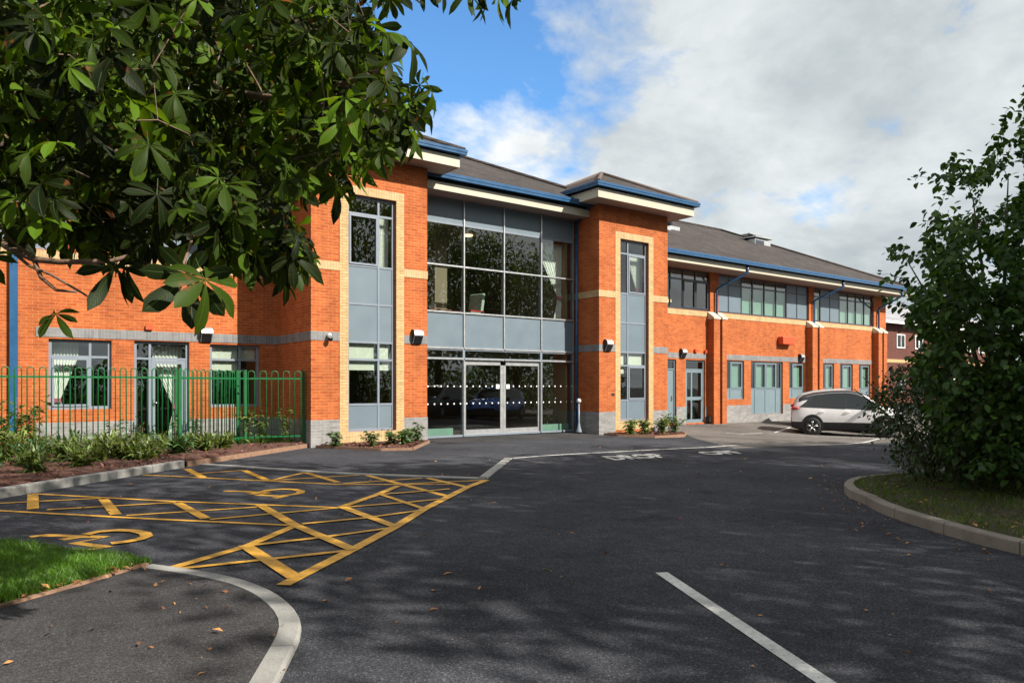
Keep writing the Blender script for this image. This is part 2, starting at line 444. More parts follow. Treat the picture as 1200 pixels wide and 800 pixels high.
def np_obj(name, V, F, mat, tone=None, parent=None, smooth_=True, uv=None):
    V = np.asarray(V, np.float32); F = np.asarray(F, np.int32)
    me = bpy.data.meshes.new(name)
    me.vertices.add(len(V)); me.vertices.foreach_set('co', V.ravel())
    me.loops.add(F.size); me.loops.foreach_set('vertex_index', F.ravel())
    me.polygons.add(len(F)); me.polygons.foreach_set('loop_start', np.arange(0, F.size, F.shape[1], dtype=np.int32))
    me.polygons.foreach_set('use_smooth', np.full(len(F), smooth_, dtype=bool))
    me.update(calc_edges=True); me.validate()
    me.materials.append(M[mat])
    if tone is not None:
        at = me.attributes.new('tone', 'FLOAT', 'POINT'); at.data.foreach_set('value', np.asarray(tone, np.float32))
    if uv is not None:
        at = me.attributes.new('vein', 'FLOAT_VECTOR', 'POINT'); at.data.foreach_set('vector', np.asarray(uv, np.float32).ravel())
    o = bpy.data.objects.new(name, me); COL.objects.link(o)
    if parent is not None: child(o, parent)
    return o

def rot_mats(yaw, pitch, roll):
    cy, sy, cp, sp, cr, sr = np.cos(yaw), np.sin(yaw), np.cos(pitch), np.sin(pitch), np.cos(roll), np.sin(roll)
    n = len(yaw); Z = np.zeros(n); O = np.ones(n)
    Rz = np.stack([np.stack([cy, -sy, Z], -1), np.stack([sy, cy, Z], -1), np.stack([Z, Z, O], -1)], 1)
    Ry = np.stack([np.stack([cp, Z, sp], -1), np.stack([Z, O, Z], -1), np.stack([-sp, Z, cp], -1)], 1)
    Rx = np.stack([np.stack([O, Z, Z], -1), np.stack([Z, cr, -sr], -1), np.stack([Z, sr, cr], -1)], 1)
    return Rz @ Ry @ Rx

def scatter(templates, pos, yaw, pitch, roll, size, rng, tone=None):
    """many leaves from a few templates -> one vertex and one face array"""
    pos = np.asarray(pos, float); n = len(pos)
    if tone is None: tone = rng.random(n)
    Vs, Fs, Ts, Us, base = [], [], [], [], 0
    pick = rng.integers(0, len(templates), n); Rm = rot_mats(yaw, pitch, roll)
    for k, tt in enumerate(templates):
        tv, tf = tt[0], tt[1]
        idx = np.where(pick == k)[0]
        if not len(idx): continue
        v = np.einsum('nij,vj->nvi', Rm[idx], tv) * np.asarray(size)[idx][:, None, None] + pos[idx][:, None, :]
        Vs.append(v.reshape(-1, 3))
        Fs.append((tf[None] + (np.arange(len(idx)) * len(tv))[:, None, None] + base).reshape(-1, 4))
        Ts.append(np.repeat(tone[idx], len(tv)))
        if len(tt) > 2: Us.append(np.tile(tt[2], (len(idx), 1)))
        base += len(idx) * len(tv)
    if Us: scatter.uv = np.concatenate(Us)
    return np.concatenate(Vs), np.concatenate(Fs), np.concatenate(Ts)
# ================================================================ GROUND AND ROADS
def axis(a, b, fine, lo, hi):
    out = list(np.arange(a, b + 1e-6, fine)); s = fine; x = b
    while x < hi: s *= 1.5; x += s; out.append(x)
    s = fine; x = a
    while x > lo: s *= 1.5; x -= s; out.insert(0, x)
    return out
gx, gy = axis(-6, 45, 0.5, -400, 400), axis(-8, 24, 0.5, -400, 400)
gv = [(x, y, gz(x, y)) for y in gy for x in gx]; nx = len(gx)
gf = [(j * nx + i, j * nx + i + 1, (j + 1) * nx + i + 1, (j + 1) * nx + i) for j in range(len(gy) - 1) for i in range(nx - 1)]
road = np_obj('road', gv, gf, 'asphalt'); tag(road, kind='structure')

lift = [0]
def ribbon(mb, pts, w, taper=None):
    """a painted stripe of width w along ground points, a few mm thick above the road"""
    lift[0] += 1; dz = 0.004 + 0.00035 * (lift[0] % 34)
    P = [Vector((p[0], p[1], 0)) for p in pts]; Q = []
    for a, b in zip(P, P[1:]):
        n = max(1, int((b - a).length / 0.4)); Q += [a.lerp(b, k / n) for k in range(n)]
    Q.append(P[-1]); L, Rr = [], []
    for k, p in enumerate(Q):
        t = Q[min(k + 1, len(Q) - 1)] - Q[max(k - 1, 0)]; t.normalize(); nrm = Vector((-t.y, t.x, 0)) * w / 2
        for lst, q in ((L, p + nrm), (Rr, p - nrm)): lst.append((q.x, q.y, gz(q.x, q.y) + dz))
    for k in range(len(Q) - 1): mb.quad(Rr[k], Rr[k + 1], L[k + 1], L[k])

def line(mb, px, w): ribbon(mb, [g(*p) for p in px], w)

# --- yellow hatching, one object for each hatched zone
def hatch(name, label, items):
    mb = MB()
    for w, px in items: line(mb, px, w)
    return tag(mb.build(name, 'yellow_line'), label, 'road marking', 'yellow hatched zones of the parking bays')
K, T = 0.108, 0.078
hatch('hatched_marking', 'yellow cross hatched strip nearest the fence and pale kerb line', [
    (T, [(168, 556.3), (400, 567.6), (528, 567.3)]), (T, [(222, 555.5), (285, 551)]), (T, [(317, 562.9), (357, 553.6)]),
    (T, [(317, 562.9), (425, 556.3)]), (T, [(402, 566.6), (495, 560.2)]), (T, [(450, 568), (568, 562.6)]),
    (K * 1.15, [(219, 549.4), (239, 560)]), (K * 1.05, [(286, 551.2), (314, 563)]), (K, [(358, 553.8), (396, 565.2)]), (K, [(430, 557), (527, 582.2)]), (K, [(501, 560.3), (548, 571)])])
hatch('hatched_marking', 'yellow hatched strip between the two bays marked with wheelchair symbols', [
    (T, [(38, 578.7), (200, 587.6), (397, 595)]), (T, [(-60, 596), (0, 598.7), (170, 608), (343, 616)]),
    (T, [(-50, 593), (0, 590), (119, 584)]), (T, [(55, 597.6), (206, 589)]), (T, [(148, 604.4), (301, 594.5)]), (T, [(246, 609), (397, 595.3)]),
    (K * 1.2, [(38.5, 579.5), (38.5, 597)]), (K * 1.15, [(121, 585), (136, 603.5)]), (K * 1.1, [(208, 589.8), (241, 608)])])
hatch('hatched_marking', 'large yellow hatched triangle between the near kerb and the pale diagonal', [
    (K * 1.1, [(332, 686.5), (346, 679), (413, 644.7), (463, 618), (497, 597), (548, 571), (570, 562.8)]),
    (K, [(199, 667), (289, 640.7), (345, 617)]), (K, [(399, 595), (442, 580), (467, 569.5)]),
    (T, [(206, 667.6), (316, 656), (405, 646.2)]), (T, [(294, 639.8), (376, 630.5), (460, 619)]), (T, [(354, 614.6), (428, 607.5), (494, 598.5)]),
    (T, [(408, 594.6), (480, 589), (523, 584.7)]), (T, [(443, 580.2), (527, 573.5)]), (T, [(446, 579.8), (496, 596.6)]),
    (K * 1.2, [(287, 640), (346, 678)]), (K * 1.1, [(304, 592), (345, 616), (414, 645)]), (K * 1.1, [(400, 594.6), (463, 617.6)])])

def symbol(label, arc, body):
    mb = MB(); line(mb, arc, 0.12)
    for b in body: line(mb, b, 0.12)
    tag(mb.build('wheelchair_symbol', 'yellow_line'), label, 'road marking', 'yellow wheelchair symbols on the bays')
symbol('yellow wheelchair symbol in the nearer bay, partly hidden by the grass',
       [(100, 627.4), (115, 624), (138, 622.4), (158, 623), (170, 626), (172, 629.5), (163, 633), (147, 636), (130, 637.8)],
       [[(35, 629), (52, 627), (123, 629.4), (87, 636), (125, 641), (95, 645)], [(72, 632.5), (98, 628)]])
symbol('smaller looking yellow wheelchair symbol in the farther bay',
       [(303, 577), (313, 574.5), (330, 573), (345, 573.4), (353, 575.4), (352, 577.4), (344, 579.2), (331, 580.7)],
       [[(262, 575.7), (285, 575.7), (315, 577.5), (302, 580), (335, 581.6), (321, 583.6)], [(294, 579), (309, 576.4)]])

# --- white lines
mb = MB(); line(mb, [(775, 671), (975, 805)], 0.105)
tag(mb.build('centre_line', 'white_line'), 'long white centre line painted on the near road', 'road marking')
mb = MB(); line(mb, [(601, 536.9), (640, 533.8), (720, 529.4), (830, 524), (865, 521.4)], 0.13)
tag(mb.build('edge_line', 'white_line'), 'white line in front of the drop off lettering', 'road marking')
mb = MB(); line(mb, [(865, 521.2), (900, 520.8), (950, 521.2), (990, 520.6), (1012, 518.4), (1030, 514)], 0.11)
tag(mb.build('edge_line', 'white_line'), 'thin white curve on the tarmac below the white car', 'road marking')
mb = MB(); line(mb, [(851, 507.3), (868, 508.3), (894, 507.5)], 0.10); tag(mb.build('bay_line', 'white_line'), 'thin white line on the pale forecourt left of the white car', 'road marking')
mb = MB(); line(mb, [(908, 506.6), (926, 501.8)], 0.10); tag(mb.build('bay_line', 'white_line'), 'short white bay line ending at the rear wheel of the white car', 'road marking')
mb = MB(); line(mb, [(940, 511), (985, 512.2), (1060, 515)], 0.10)
tag(mb.build('bay_line', 'white_line'), 'white bay line running under the near side of the white car', 'road marking')

def lettering(text, label, p0, p1, up, wscale=1.0):
    """painted word: p0 -> p1 is the foot of the letters, up the stretched letter height"""
    cu = bpy.data.curves.new('word', 'FONT'); cu.body = text; cu.size = 1.0; cu.resolution_u = 3; cu.offset = 0.04
    o = bpy.data.objects.new('word', cu); COL.objects.link(o)
    bpy.context.view_layer.update()
    dg = bpy.context.evaluated_depsgraph_get()
    me = bpy.data.meshes.new_from_object(o.evaluated_get(dg)); bpy.data.objects.remove(o)
    xs = [v.co.x for v in me.vertices]; x0, x1 = min(xs), max(xs); ys = [v.co.y for v in me.vertices]; y0, y1 = min(ys), max(ys)
    a, b, u = Vector((*p0, 0)), Vector((*p1, 0)), Vector((*up, 0))
    for v in me.vertices:
        q = a + (b - a) * ((v.co.x - x0) / (x1 - x0)) + u * ((v.co.y - y0) / (y1 - y0))
        v.co = (q.x, q.y, gz(q.x, q.y) + 0.006)
    me.materials.clear(); me.materials.append(M['white_line'])
    w = bpy.data.objects.new('road_lettering', me); COL.objects.link(w)
    return tag(w, label, 'road lettering', 'white words painted on the road')
lettering('DROP', 'white word DROP painted on the road, the longer of the two', (10.86, 11.05), (12.42, 10.92), (0.38, 0.86))
lettering('OFF', 'white word OFF painted on the road, the shorter of the two', (13.72, 10.85), (15.02, 10.78), (0.34, 0.80))

# ---------------------------------------------------------------- kerbs, beds, verges
def kerb(name, path, height, width, mat, inner, block=0.9, gap=0.012, back=0.0):
    """separate kerb stones laid along a path of foot points; inner = +1 if the verge lies to the left of travel"""
    P = [Vector((p[0], p[1], 0)) for p in path]; Q = []; acc = [0.0]
    for a, b in zip(P, P[1:]):
        n = max(1, int((b - a).length / 0.12)); Q += [a.lerp(b, k / n) for k in range(n)]
    Q.append(P[-1])
    for a, b in zip(Q, Q[1:]): acc.append(acc[-1] + (b - a).length)
    nr = []
    for k in range(len(Q)):
        t = Q[min(k + 2, len(Q) - 1)] - Q[max(k - 2, 0)]; t.normalize(); nr.append(Vector((-t.y, t.x, 0)) * inner)
    mb = MB(); total = acc[-1]; nb = max(1, round(total / block)); e = min(0.018, height * 0.4)
    def at(s):
        k = min(len(acc) - 2, max(0, int(np.searchsorted(acc, s)) - 1)); f = (s - acc[k]) / max(1e-6, acc[k + 1] - acc[k])
        return Q[k].lerp(Q[k + 1], f), nr[k].lerp(nr[k + 1], f).normalized()
    for i in range(nb):
        s0, s1 = total * i / nb + gap / 2, total * (i + 1) / nb - gap / 2; m = 5; rows = []
        for j in range(m + 1):
            p, nn = at(s0 + (s1 - s0) * j / m); z = gz(p.x, p.y)
            sec = [(0, -0.05), (0.0, height - e), (e * .35, height - e * .3), (e, height), (width, height), (width, -0.05)]
            rows.append([(p.x + nn.x * a, p.y + nn.y * a, z + b) for a, b in sec])
        base = len(mb.v); k6 = len(rows[0])
        for r in rows: mb.v += r
        for j in range(m):
            for c in range(k6):
                c2 = (c + 1) % k6; mb.face([base + j * k6 + c, base + (j + 1) * k6 + c, base + (j + 1) * k6 + c2, base + j * k6 + c2])
        mb.face([base + c for c in range(k6)]); mb.face([base + m * k6 + c for c in reversed(range(k6))])
    o = mb.build(name, mat); tag(o, kind='structure')
    return [(q.x + n_.x * width * .96, q.y + n_.y * width * .96) for q, n_ in zip(Q, nr)]

def sheet(name, poly, dz, mat, kind='structure', step=None, mound=0.0, seed=1):
    """a filled area following the ground, dz above it (fan of a fine grid clipped to the outline)"""
    import bmesh
    bm = bmesh.new(); vs = [bm.verts.new((x, y, 0)) for x, y in poly]
    f = bm.faces.new(vs); bmesh.ops.triangulate(bm, faces=[f])
    if step:
        for _ in range(6):
            ed = [e for e in bm.edges if e.calc_length() > step]
            if not ed: break
            bmesh.ops.subdivide_edges(bm, edges=ed, cuts=1); bmesh.ops.triangulate(bm, faces=bm.faces[:])
    rnd = random.Random(seed)
    for v in bm.verts:
        v.co.z = gz(v.co.x, v.co.y) + dz + (0 if v.is_boundary else mound * rnd.random())
    bmesh.ops.recalc_face_normals(bm, faces=bm.faces[:])
    for fa in bm.faces:
        if fa.normal.z < 0: fa.normal_flip()
    me = bpy.data.meshes.new(name); bm.to_mesh(me); bm.free(); me.materials.append(M[mat])
    o = bpy.data.objects.new(name, me); COL.objects.link(o); tag(o, kind=kind); return o

def smoothpath(P, n=3):
    """Catmull-Rom through foot points"""
    P = [Vector((*p, 0)) for p in P]; out = []
    for i in range(len(P) - 1):
        a, b, c, d = P[max(i - 1, 0)], P[i], P[i + 1], P[min(i + 2, len(P) - 1)]
        for k in range(n):
            t = k / n
            q = 0.5 * ((2 * b) + (c - a) * t + (2 * a - 5 * b + 4 * c - d) * t * t + (3 * b - 3 * c + d - a) * t ** 3)
            out.append((q.x, q.y))
    out.append((P[-1].x, P[-1].y)); return out

# near pavement on the left with its dropped kerb curving round
nk = smoothpath([(1.26, 6.82), (1.52, 6.36), (1.71, 5.90), (1.79, 5.50), (1.80, 5.15), (1.77, 4.83), (1.71, 4.58), (1.61, 4.34), (1.43, 4.02), (1.16, 3.55), (0.55, 2.5), (-0.9, -0.2), (-3.0, -4.0)], 4)
inn = kerb('kerb', nk, 0.045, 0.135, 'kerb_concrete', -1, 0.915)
path_edge = [(1.22, 6.80), (0.70, 6.42), (0.16, 6.08), (-1.2, 5.2), (-4.0, 3.6)]
sheet('pavement', inn + [(-7.0, -4.0), (-7.0, 2.2)] + path_edge[:0:-1], 0.040, 'path_asphalt')
mb = MB()
for a, b in zip(path_edge, path_edge[1:]):
    t = (Vector(b) - Vector(a)).normalized(); n_ = Vector((-t.y, t.x)) * -0.05
    q = [(a[0], a[1]), (b[0], b[1]), (b[0] + n_.x, b[1] + n_.y), (a[0] + n_.x, a[1] + n_.y)]
    mb.prism(q, -0.03, 0.058)
tag(mb.build('path_edging', 'timber_edge'), kind='structure')
lawn_poly = [(1.26, 6.86), (0.74, 7.75), (0.25, 8.55), (-0.6, 8.9), (-6.0, 7.2), (-6.0, 3.2), (-4.0, 3.64), (-1.2, 5.24), (0.16, 6.12), (0.70, 6.46)]
sheet('lawn_ground', lawn_poly, 0.045, 'soil')

# left planting bed, kerbed against the parking bays
bk = [(-6.0, 6.72), (0.36, 12.33), (1.48, 13.32), (3.30, 14.93)]
bi = kerb('kerb', bk, 0.135, 0.125, 'kerb_concrete', 1, 0.915)
bed = bi + [(3.36, 15.06), (6.84, 17.93), (6.84, 18.3), (5.42, 18.62), (3.3, 18.3), (-6.0, 18.3)]
sheet('planting_bed', bed, 0.10, 'mulch', step=0.35, mound=0.06)
sheet('back_lawn', [(-6.0, 18.3), (3.3, 18.3), (5.42, 18.62), (6.84, 18.3), (6.87, 20.29), (-6.0, 20.29)], 0.085, 'soil')
mb = MB()
for a, b in (((3.36, 15.04), (5.2, 16.56)), ((5.2, 16.56), (6.86, 17.93))):
    t = (Vector(b) - Vector(a)).normalized(); n_ = Vector((t.y, -t.x)) * 0.03
    mb.prism([a, b, (b[0] + n_.x, b[1] + n_.y), (a[0] + n_.x, a[1] + n_.y)], -0.03, 0.10)
tag(mb.build('bed_edging', 'timber_edge'), kind='structure')

# flush pale kerb from the bed to the entrance apron
fk = smoothpath([g(218, 543.5), g(300, 548.8), g(387, 554.8), g(480, 558.6), g(569, 561.6)], 3)
kerb('kerb', fk, 0.022, 0.125, 'kerb_concrete', 1, 0.915)
fk2 = [g(571, 561.4), g(600, 537.6)]
kerb('kerb', fk2, 0.022, 0.16, 'kerb_concrete', 1, 0.915)

# small beds in front of the two towers
def small_bed(poly):
    sheet('planting_bed', poly, 0.05, 'mulch', step=0.3, mound=0.05)
    mb = MB(); n = len(poly)
    for i in range(n):
        a, b = Vector(poly[i]), Vector(poly[(i + 1) % n])
        if a.y > 17.6 and b.y > 17.6: continue
        t = (b - a).normalized(); n_ = Vector((t.y, -t.x)) * 0.035
        mb.prism([tuple(a), tuple(b), tuple(b + n_), tuple(a + n_)], -0.03 + gz(a.x, a.y), 0.065 + gz(a.x, a.y))
    tag(mb.build('bed_edging', 'timber_edge'), kind='structure')
small_bed([(7.05, 17.74), (7.05, 17.55), (7.9, 15.95), (8.6, 15.66), (10.05, 17.4), (10.05, 17.74)])
small_bed([(16.95, 17.74), (17.0, 17.2), (17.75, 16.3), (19.2, 16.3), (20.35, 17.2), (20.35, 17.74)])
# concrete channel strip at the foot of the building
sheet('paving', [(10.25, 18.82), (10.25, 17.0), (16.68, 17.0), (16.68, 18.82)], 0.012, 'path_asphalt')

# paler tarmac sheet over the forecourt at the east end
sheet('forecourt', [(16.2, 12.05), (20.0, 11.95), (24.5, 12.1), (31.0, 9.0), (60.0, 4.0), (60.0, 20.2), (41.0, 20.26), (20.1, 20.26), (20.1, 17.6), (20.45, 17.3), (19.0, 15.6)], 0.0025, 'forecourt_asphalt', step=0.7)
# verge island on the right and the long verge beyond the frame
ik = smoothpath([(15.2, 4.75), (13.6, 5.6), (12.3, 6.05), (11.3, 6.1), (10.5, 5.85), (9.88, 5.45), (9.45, 5.0), (8.92, 4.5), (8.42, 3.85), (8.02, 3.2), (7.72, 2.55), (7.2, 1.2), (6.2, -1.2), (4.6, -4.6), (1.8, -10.0)], 4)
ii = kerb('kerb', ik, 0.125, 0.13, 'old_kerb', 1, 0.915)
verge = ii + [(1.8, -16.0), (44.0, -16.0), (44.0, -1.5), (30.0, 0.0), (20.0, 1.2), (17.2, 2.6)]
sheet('verge', verge, 0.11, 'soil', step=0.8, mound=0.03)

# ================================================================ THE OFFICE BUILDING
OB = empty('office_building', (13.0, 20.3, 0.0), 'two storey orange brick office building with twin towers and a glazed entrance', 'building', site=True)
TY, CY, WY = 17.75, 18.90, 20.30          # tower, curtain wall and wing fronts
BASE = -0.7

def wall_front(name, x0, x1, z0, z1, y, openings=(), thick=0.30, mat='brick', reveal=0.30):
    mb = MB()
    us = sorted({x0, x1, *[o[0] for o in openings], *[o[1] for o in openings]})
    zs = sorted({z0, z1, *[o[2] for o in openings], *[o[3] for o in openings]})
    us = [u for u in us if x0 <= u <= x1]; zs = [z for z in zs if z0 <= z <= z1]
    solid = lambda i, j: 0 <= i < len(us) - 1 and 0 <= j < len(zs) - 1 and not any(
        o[0] - 1e-6 <= us[i] and us[i + 1] <= o[1] + 1e-6 and o[2] - 1e-6 <= zs[j] and zs[j + 1] <= o[3] + 1e-6 for o in openings)
    ya, yb = y, y + thick
    for i in range(len(us) - 1):
        for j in range(len(zs) - 1):
            if not solid(i, j): continue
            a, b, c, d = us[i], us[i + 1], zs[j], zs[j + 1]
            mb.quad((a, ya, c), (b, ya, c), (b, ya, d), (a, ya, d)); mb.quad((b, yb, c), (a, yb, c), (a, yb, d), (b, yb, d))
            if not solid(i - 1, j): mb.quad((a, yb, c), (a, ya, c), (a, ya, d), (a, yb, d))
            if not solid(i + 1, j): mb.quad((b, ya, c), (b, yb, c), (b, yb, d), (b, ya, d))
            if not solid(i, j - 1): mb.quad((a, yb, c), (b, yb, c), (b, ya, c), (a, ya, c))
            if not solid(i, j + 1): mb.quad((a, ya, d), (b, ya, d), (b, yb, d), (a, yb, d))
    return mb.build(name, mat, OB)

def box_part(name, mat, *boxes, parent=None, label=None, bevel=0):
    mb = MB()
    if len(boxes) > 1:
        for b in boxes: o = box_part(name, mat, b, parent=parent, label=label, bevel=bevel)
        return o
    mb.box(*boxes[0]); o = mb.build(name, mat, parent or OB, bevel)
    if label: o['label'] = label
    return o

def window(xs, zs, kinds, y, frame='frame_grey', bar=0.055, depth=0.07, name='window', outer=0.07, glass_mat='glass', panel='grey_panel', sashbar=0.05):
    """xs, zs: frame lines; kinds[row from the bottom][column]: g glass, s opening sash, p panel, b blind behind the glass, o open"""
    fr, gl, pa, bl = MB(), MB(), MB(), MB(); sashes = []
    nX, nZ = len(xs), len(zs); y0, y1 = y, y + depth
    for i, x in enumerate(xs):
        w = outer if i in (0, nX - 1) else bar
        xa, xb = (x, x + w) if i == 0 else ((x - w, x) if i == nX - 1 else (x - w / 2, x + w / 2))
        fr.box(xa, xb, y0, y1, zs[0], zs[-1])
    def span(i):
        a = xs[i] + (outer if i == 0 else bar / 2); b = xs[i + 1] - (outer if i + 1 == nX - 1 else bar / 2); return a, b
    def vspan(j):
        a = zs[j] + (outer if j == 0 else bar / 2); b = zs[j + 1] - (outer if j + 1 == nZ - 1 else bar / 2); return a, b
    for j, z in enumerate(zs):
        w = outer if j in (0, nZ - 1) else bar
        za, zb = (z, z + w) if j == 0 else ((z - w, z) if j == nZ - 1 else (z - w / 2, z + w / 2))
        for i in range(nX - 1):
            a, b = span(i); fr.box(a, b, y0 + 0.004, y1, za, zb)
    for j in range(nZ - 1):
        for i in range(nX - 1):
            k = kinds[j][i]; a, b = span(i); c, d = vspan(j)
            if k == 'o': continue
            if k == 'p': pa.box(a, b, y0 + 0.018, y1 - 0.004, c, d); continue
            if k in 'sB':
                s = sashbar; yy = y0 - 0.018
                sb_ = MB()
                for bx in ((a, a + s, yy, y1, c, d), (b - s, b, yy, y1, c, d), (a + s, b - s, yy, y1, c, c + s), (a + s, b - s, yy, y1, d - s, d)): sb_.box(*bx)
                sashes.append(sb_)
                a, b, c, d = a + s, b - s, c + s, d - s
            yg = y0 + 0.030
            gl.quad((a, yg, c), (b, yg, c), (b, yg, d), (a, yg, d))
            if k in 'bB': bl.box(a, b, y1 + 0.06, y1 + 0.075, c, d)
            if k == 'h': bl.box(a, b, y1 + 0.05, y1 + 0.065, c + (d - c) * 0.78, d)
    o = fr.build(name, frame, OB)
    if gl.f: each(gl, 'pane', glass_mat, o, 4)
    if pa.f: each(pa, 'panel', panel, o)
    for sb_ in sashes: sb_.build('sash', frame, o)
    if bl.f: each(bl, 'blind', window.blind, o)
    return o
window.blind = 'blind'

# ---- left wing
lw = [(1.5, 2.81, 0.99, 2.66), (3.31, 4.60, 0.02, 2.68), (5.11, 6.41, 0.99, 2.65), (2.85, 5.02, 4.74, 6.40), (-1.2, 1.9, 4.74, 6.40)]
wall_front('wall', -7.0, 6.88, BASE, 6.46, WY, lw)
window([1.5, 2.36, 2.81], [0.99, 2.25, 2.66], ['sg', 'gg'], WY + 0.09)
window([5.11, 5.90, 6.41], [0.99, 2.25, 2.65], ['hg', 'bb'], WY + 0.09)
window.blind = 'blind'
window([2.85, 3.39, 3.94, 4.48, 5.02], [4.74, 5.45, 6.40], ['pppp', 'gggg'], WY + 0.09)
window([-1.2, -.4, 0.4, 1.2, 1.9], [4.74, 5.45, 6.40], ['pppp', 'gggg'], WY + 0.09)
# ---- door set of the left wing: side light, fan lights and a glazed leaf
d = window([3.31, 3.68, 4.60], [0.02, 2.24, 2.68], ['go', 'gg'], WY + 0.09, name='door_frame')
def glazed_leaf(x0, x1, z0, z1, y, mat, rails=(), stiles=(), handle_side=1):
    lf = MB(); s = 0.095; gl = MB()
    lf.box(x0, x0 + s, y, y + 0.05, z0, z1); lf.box(x1 - s, x1, y, y + 0.05, z0, z1)
    lv = [z0, *rails, z1]
    lf.box(x0 + s, x1 - s, y, y + 0.05, z0, z0 + 0.16); lf.box(x0 + s, x1 - s, y, y + 0.05, z1 - s, z1)
    for r in rails: lf.box(x0 + s, x1 - s, y, y + 0.05, r - 0.07, r + 0.07)
    for t in stiles:
        segs = [z0 + 0.16] + [q for r in rails for q in (r - 0.07, r + 0.07)] + [z1 - s]
        for a, b in zip(segs[::2], segs[1::2]): lf.box(t - 0.045, t + 0.045, y + 0.003, y + 0.05, a, b)
    o = lf.build('door', mat, OB)
    gl.quad((x0 + s, y + .02, z0 + .16), (x1 - s, y + .02, z0 + .16), (x1 - s, y + .02, z1 - s), (x0 + s, y + .02, z1 - s))
    gl.build('pane', 'glass', o)
    hx = x1 - 0.06 if handle_side > 0 else x0 + 0.06
    hm = MB(); hm.tube([(hx, y, z0 + 1.02), (hx, y - 0.05, z0 + 1.02), (hx - 0.12 * handle_side, y - 0.05, z0 + 1.02)], 0.012); hm.box(hx - .02, hx + .02, y - .008, y, z0 + .93, z0 + 1.10)
    hm.build('handle', 'steel', o)
    return o
glazed_leaf(3.712, 4.528, 0.10, 2.205, WY + 0.10, 'frame_grey', handle_side=-1)

# ---- brick bands (three courses, a few mm proud of the walls)
def bands(mat, z0, z1, *spans):
    mb = MB()
    for x0, x1, y in spans: mb.box(x0, x1, y - 0.012, y - 0.0005, z0, z1)
    return each(mb, 'brick_band', mat, OB)
bands('grey_soldier', 2.70, 2.925, (1.25, 6.88, WY))
bands('cream_soldier', 4.50, 4.725, (-7.0, 6.88, WY))
def plinth_spans(y, x0, x1, gaps):
    out, a = [], x0
    for g0, g1 in gaps:
        if g0 > a: out.append((a, g0, y))
        a = g1
    if a < x1: out.append((a, x1, y))
    return out
bands('grey_brick', BASE, 0.69, *plinth_spans(WY, 1.25, 6.88, [(3.31, 4.60)]))

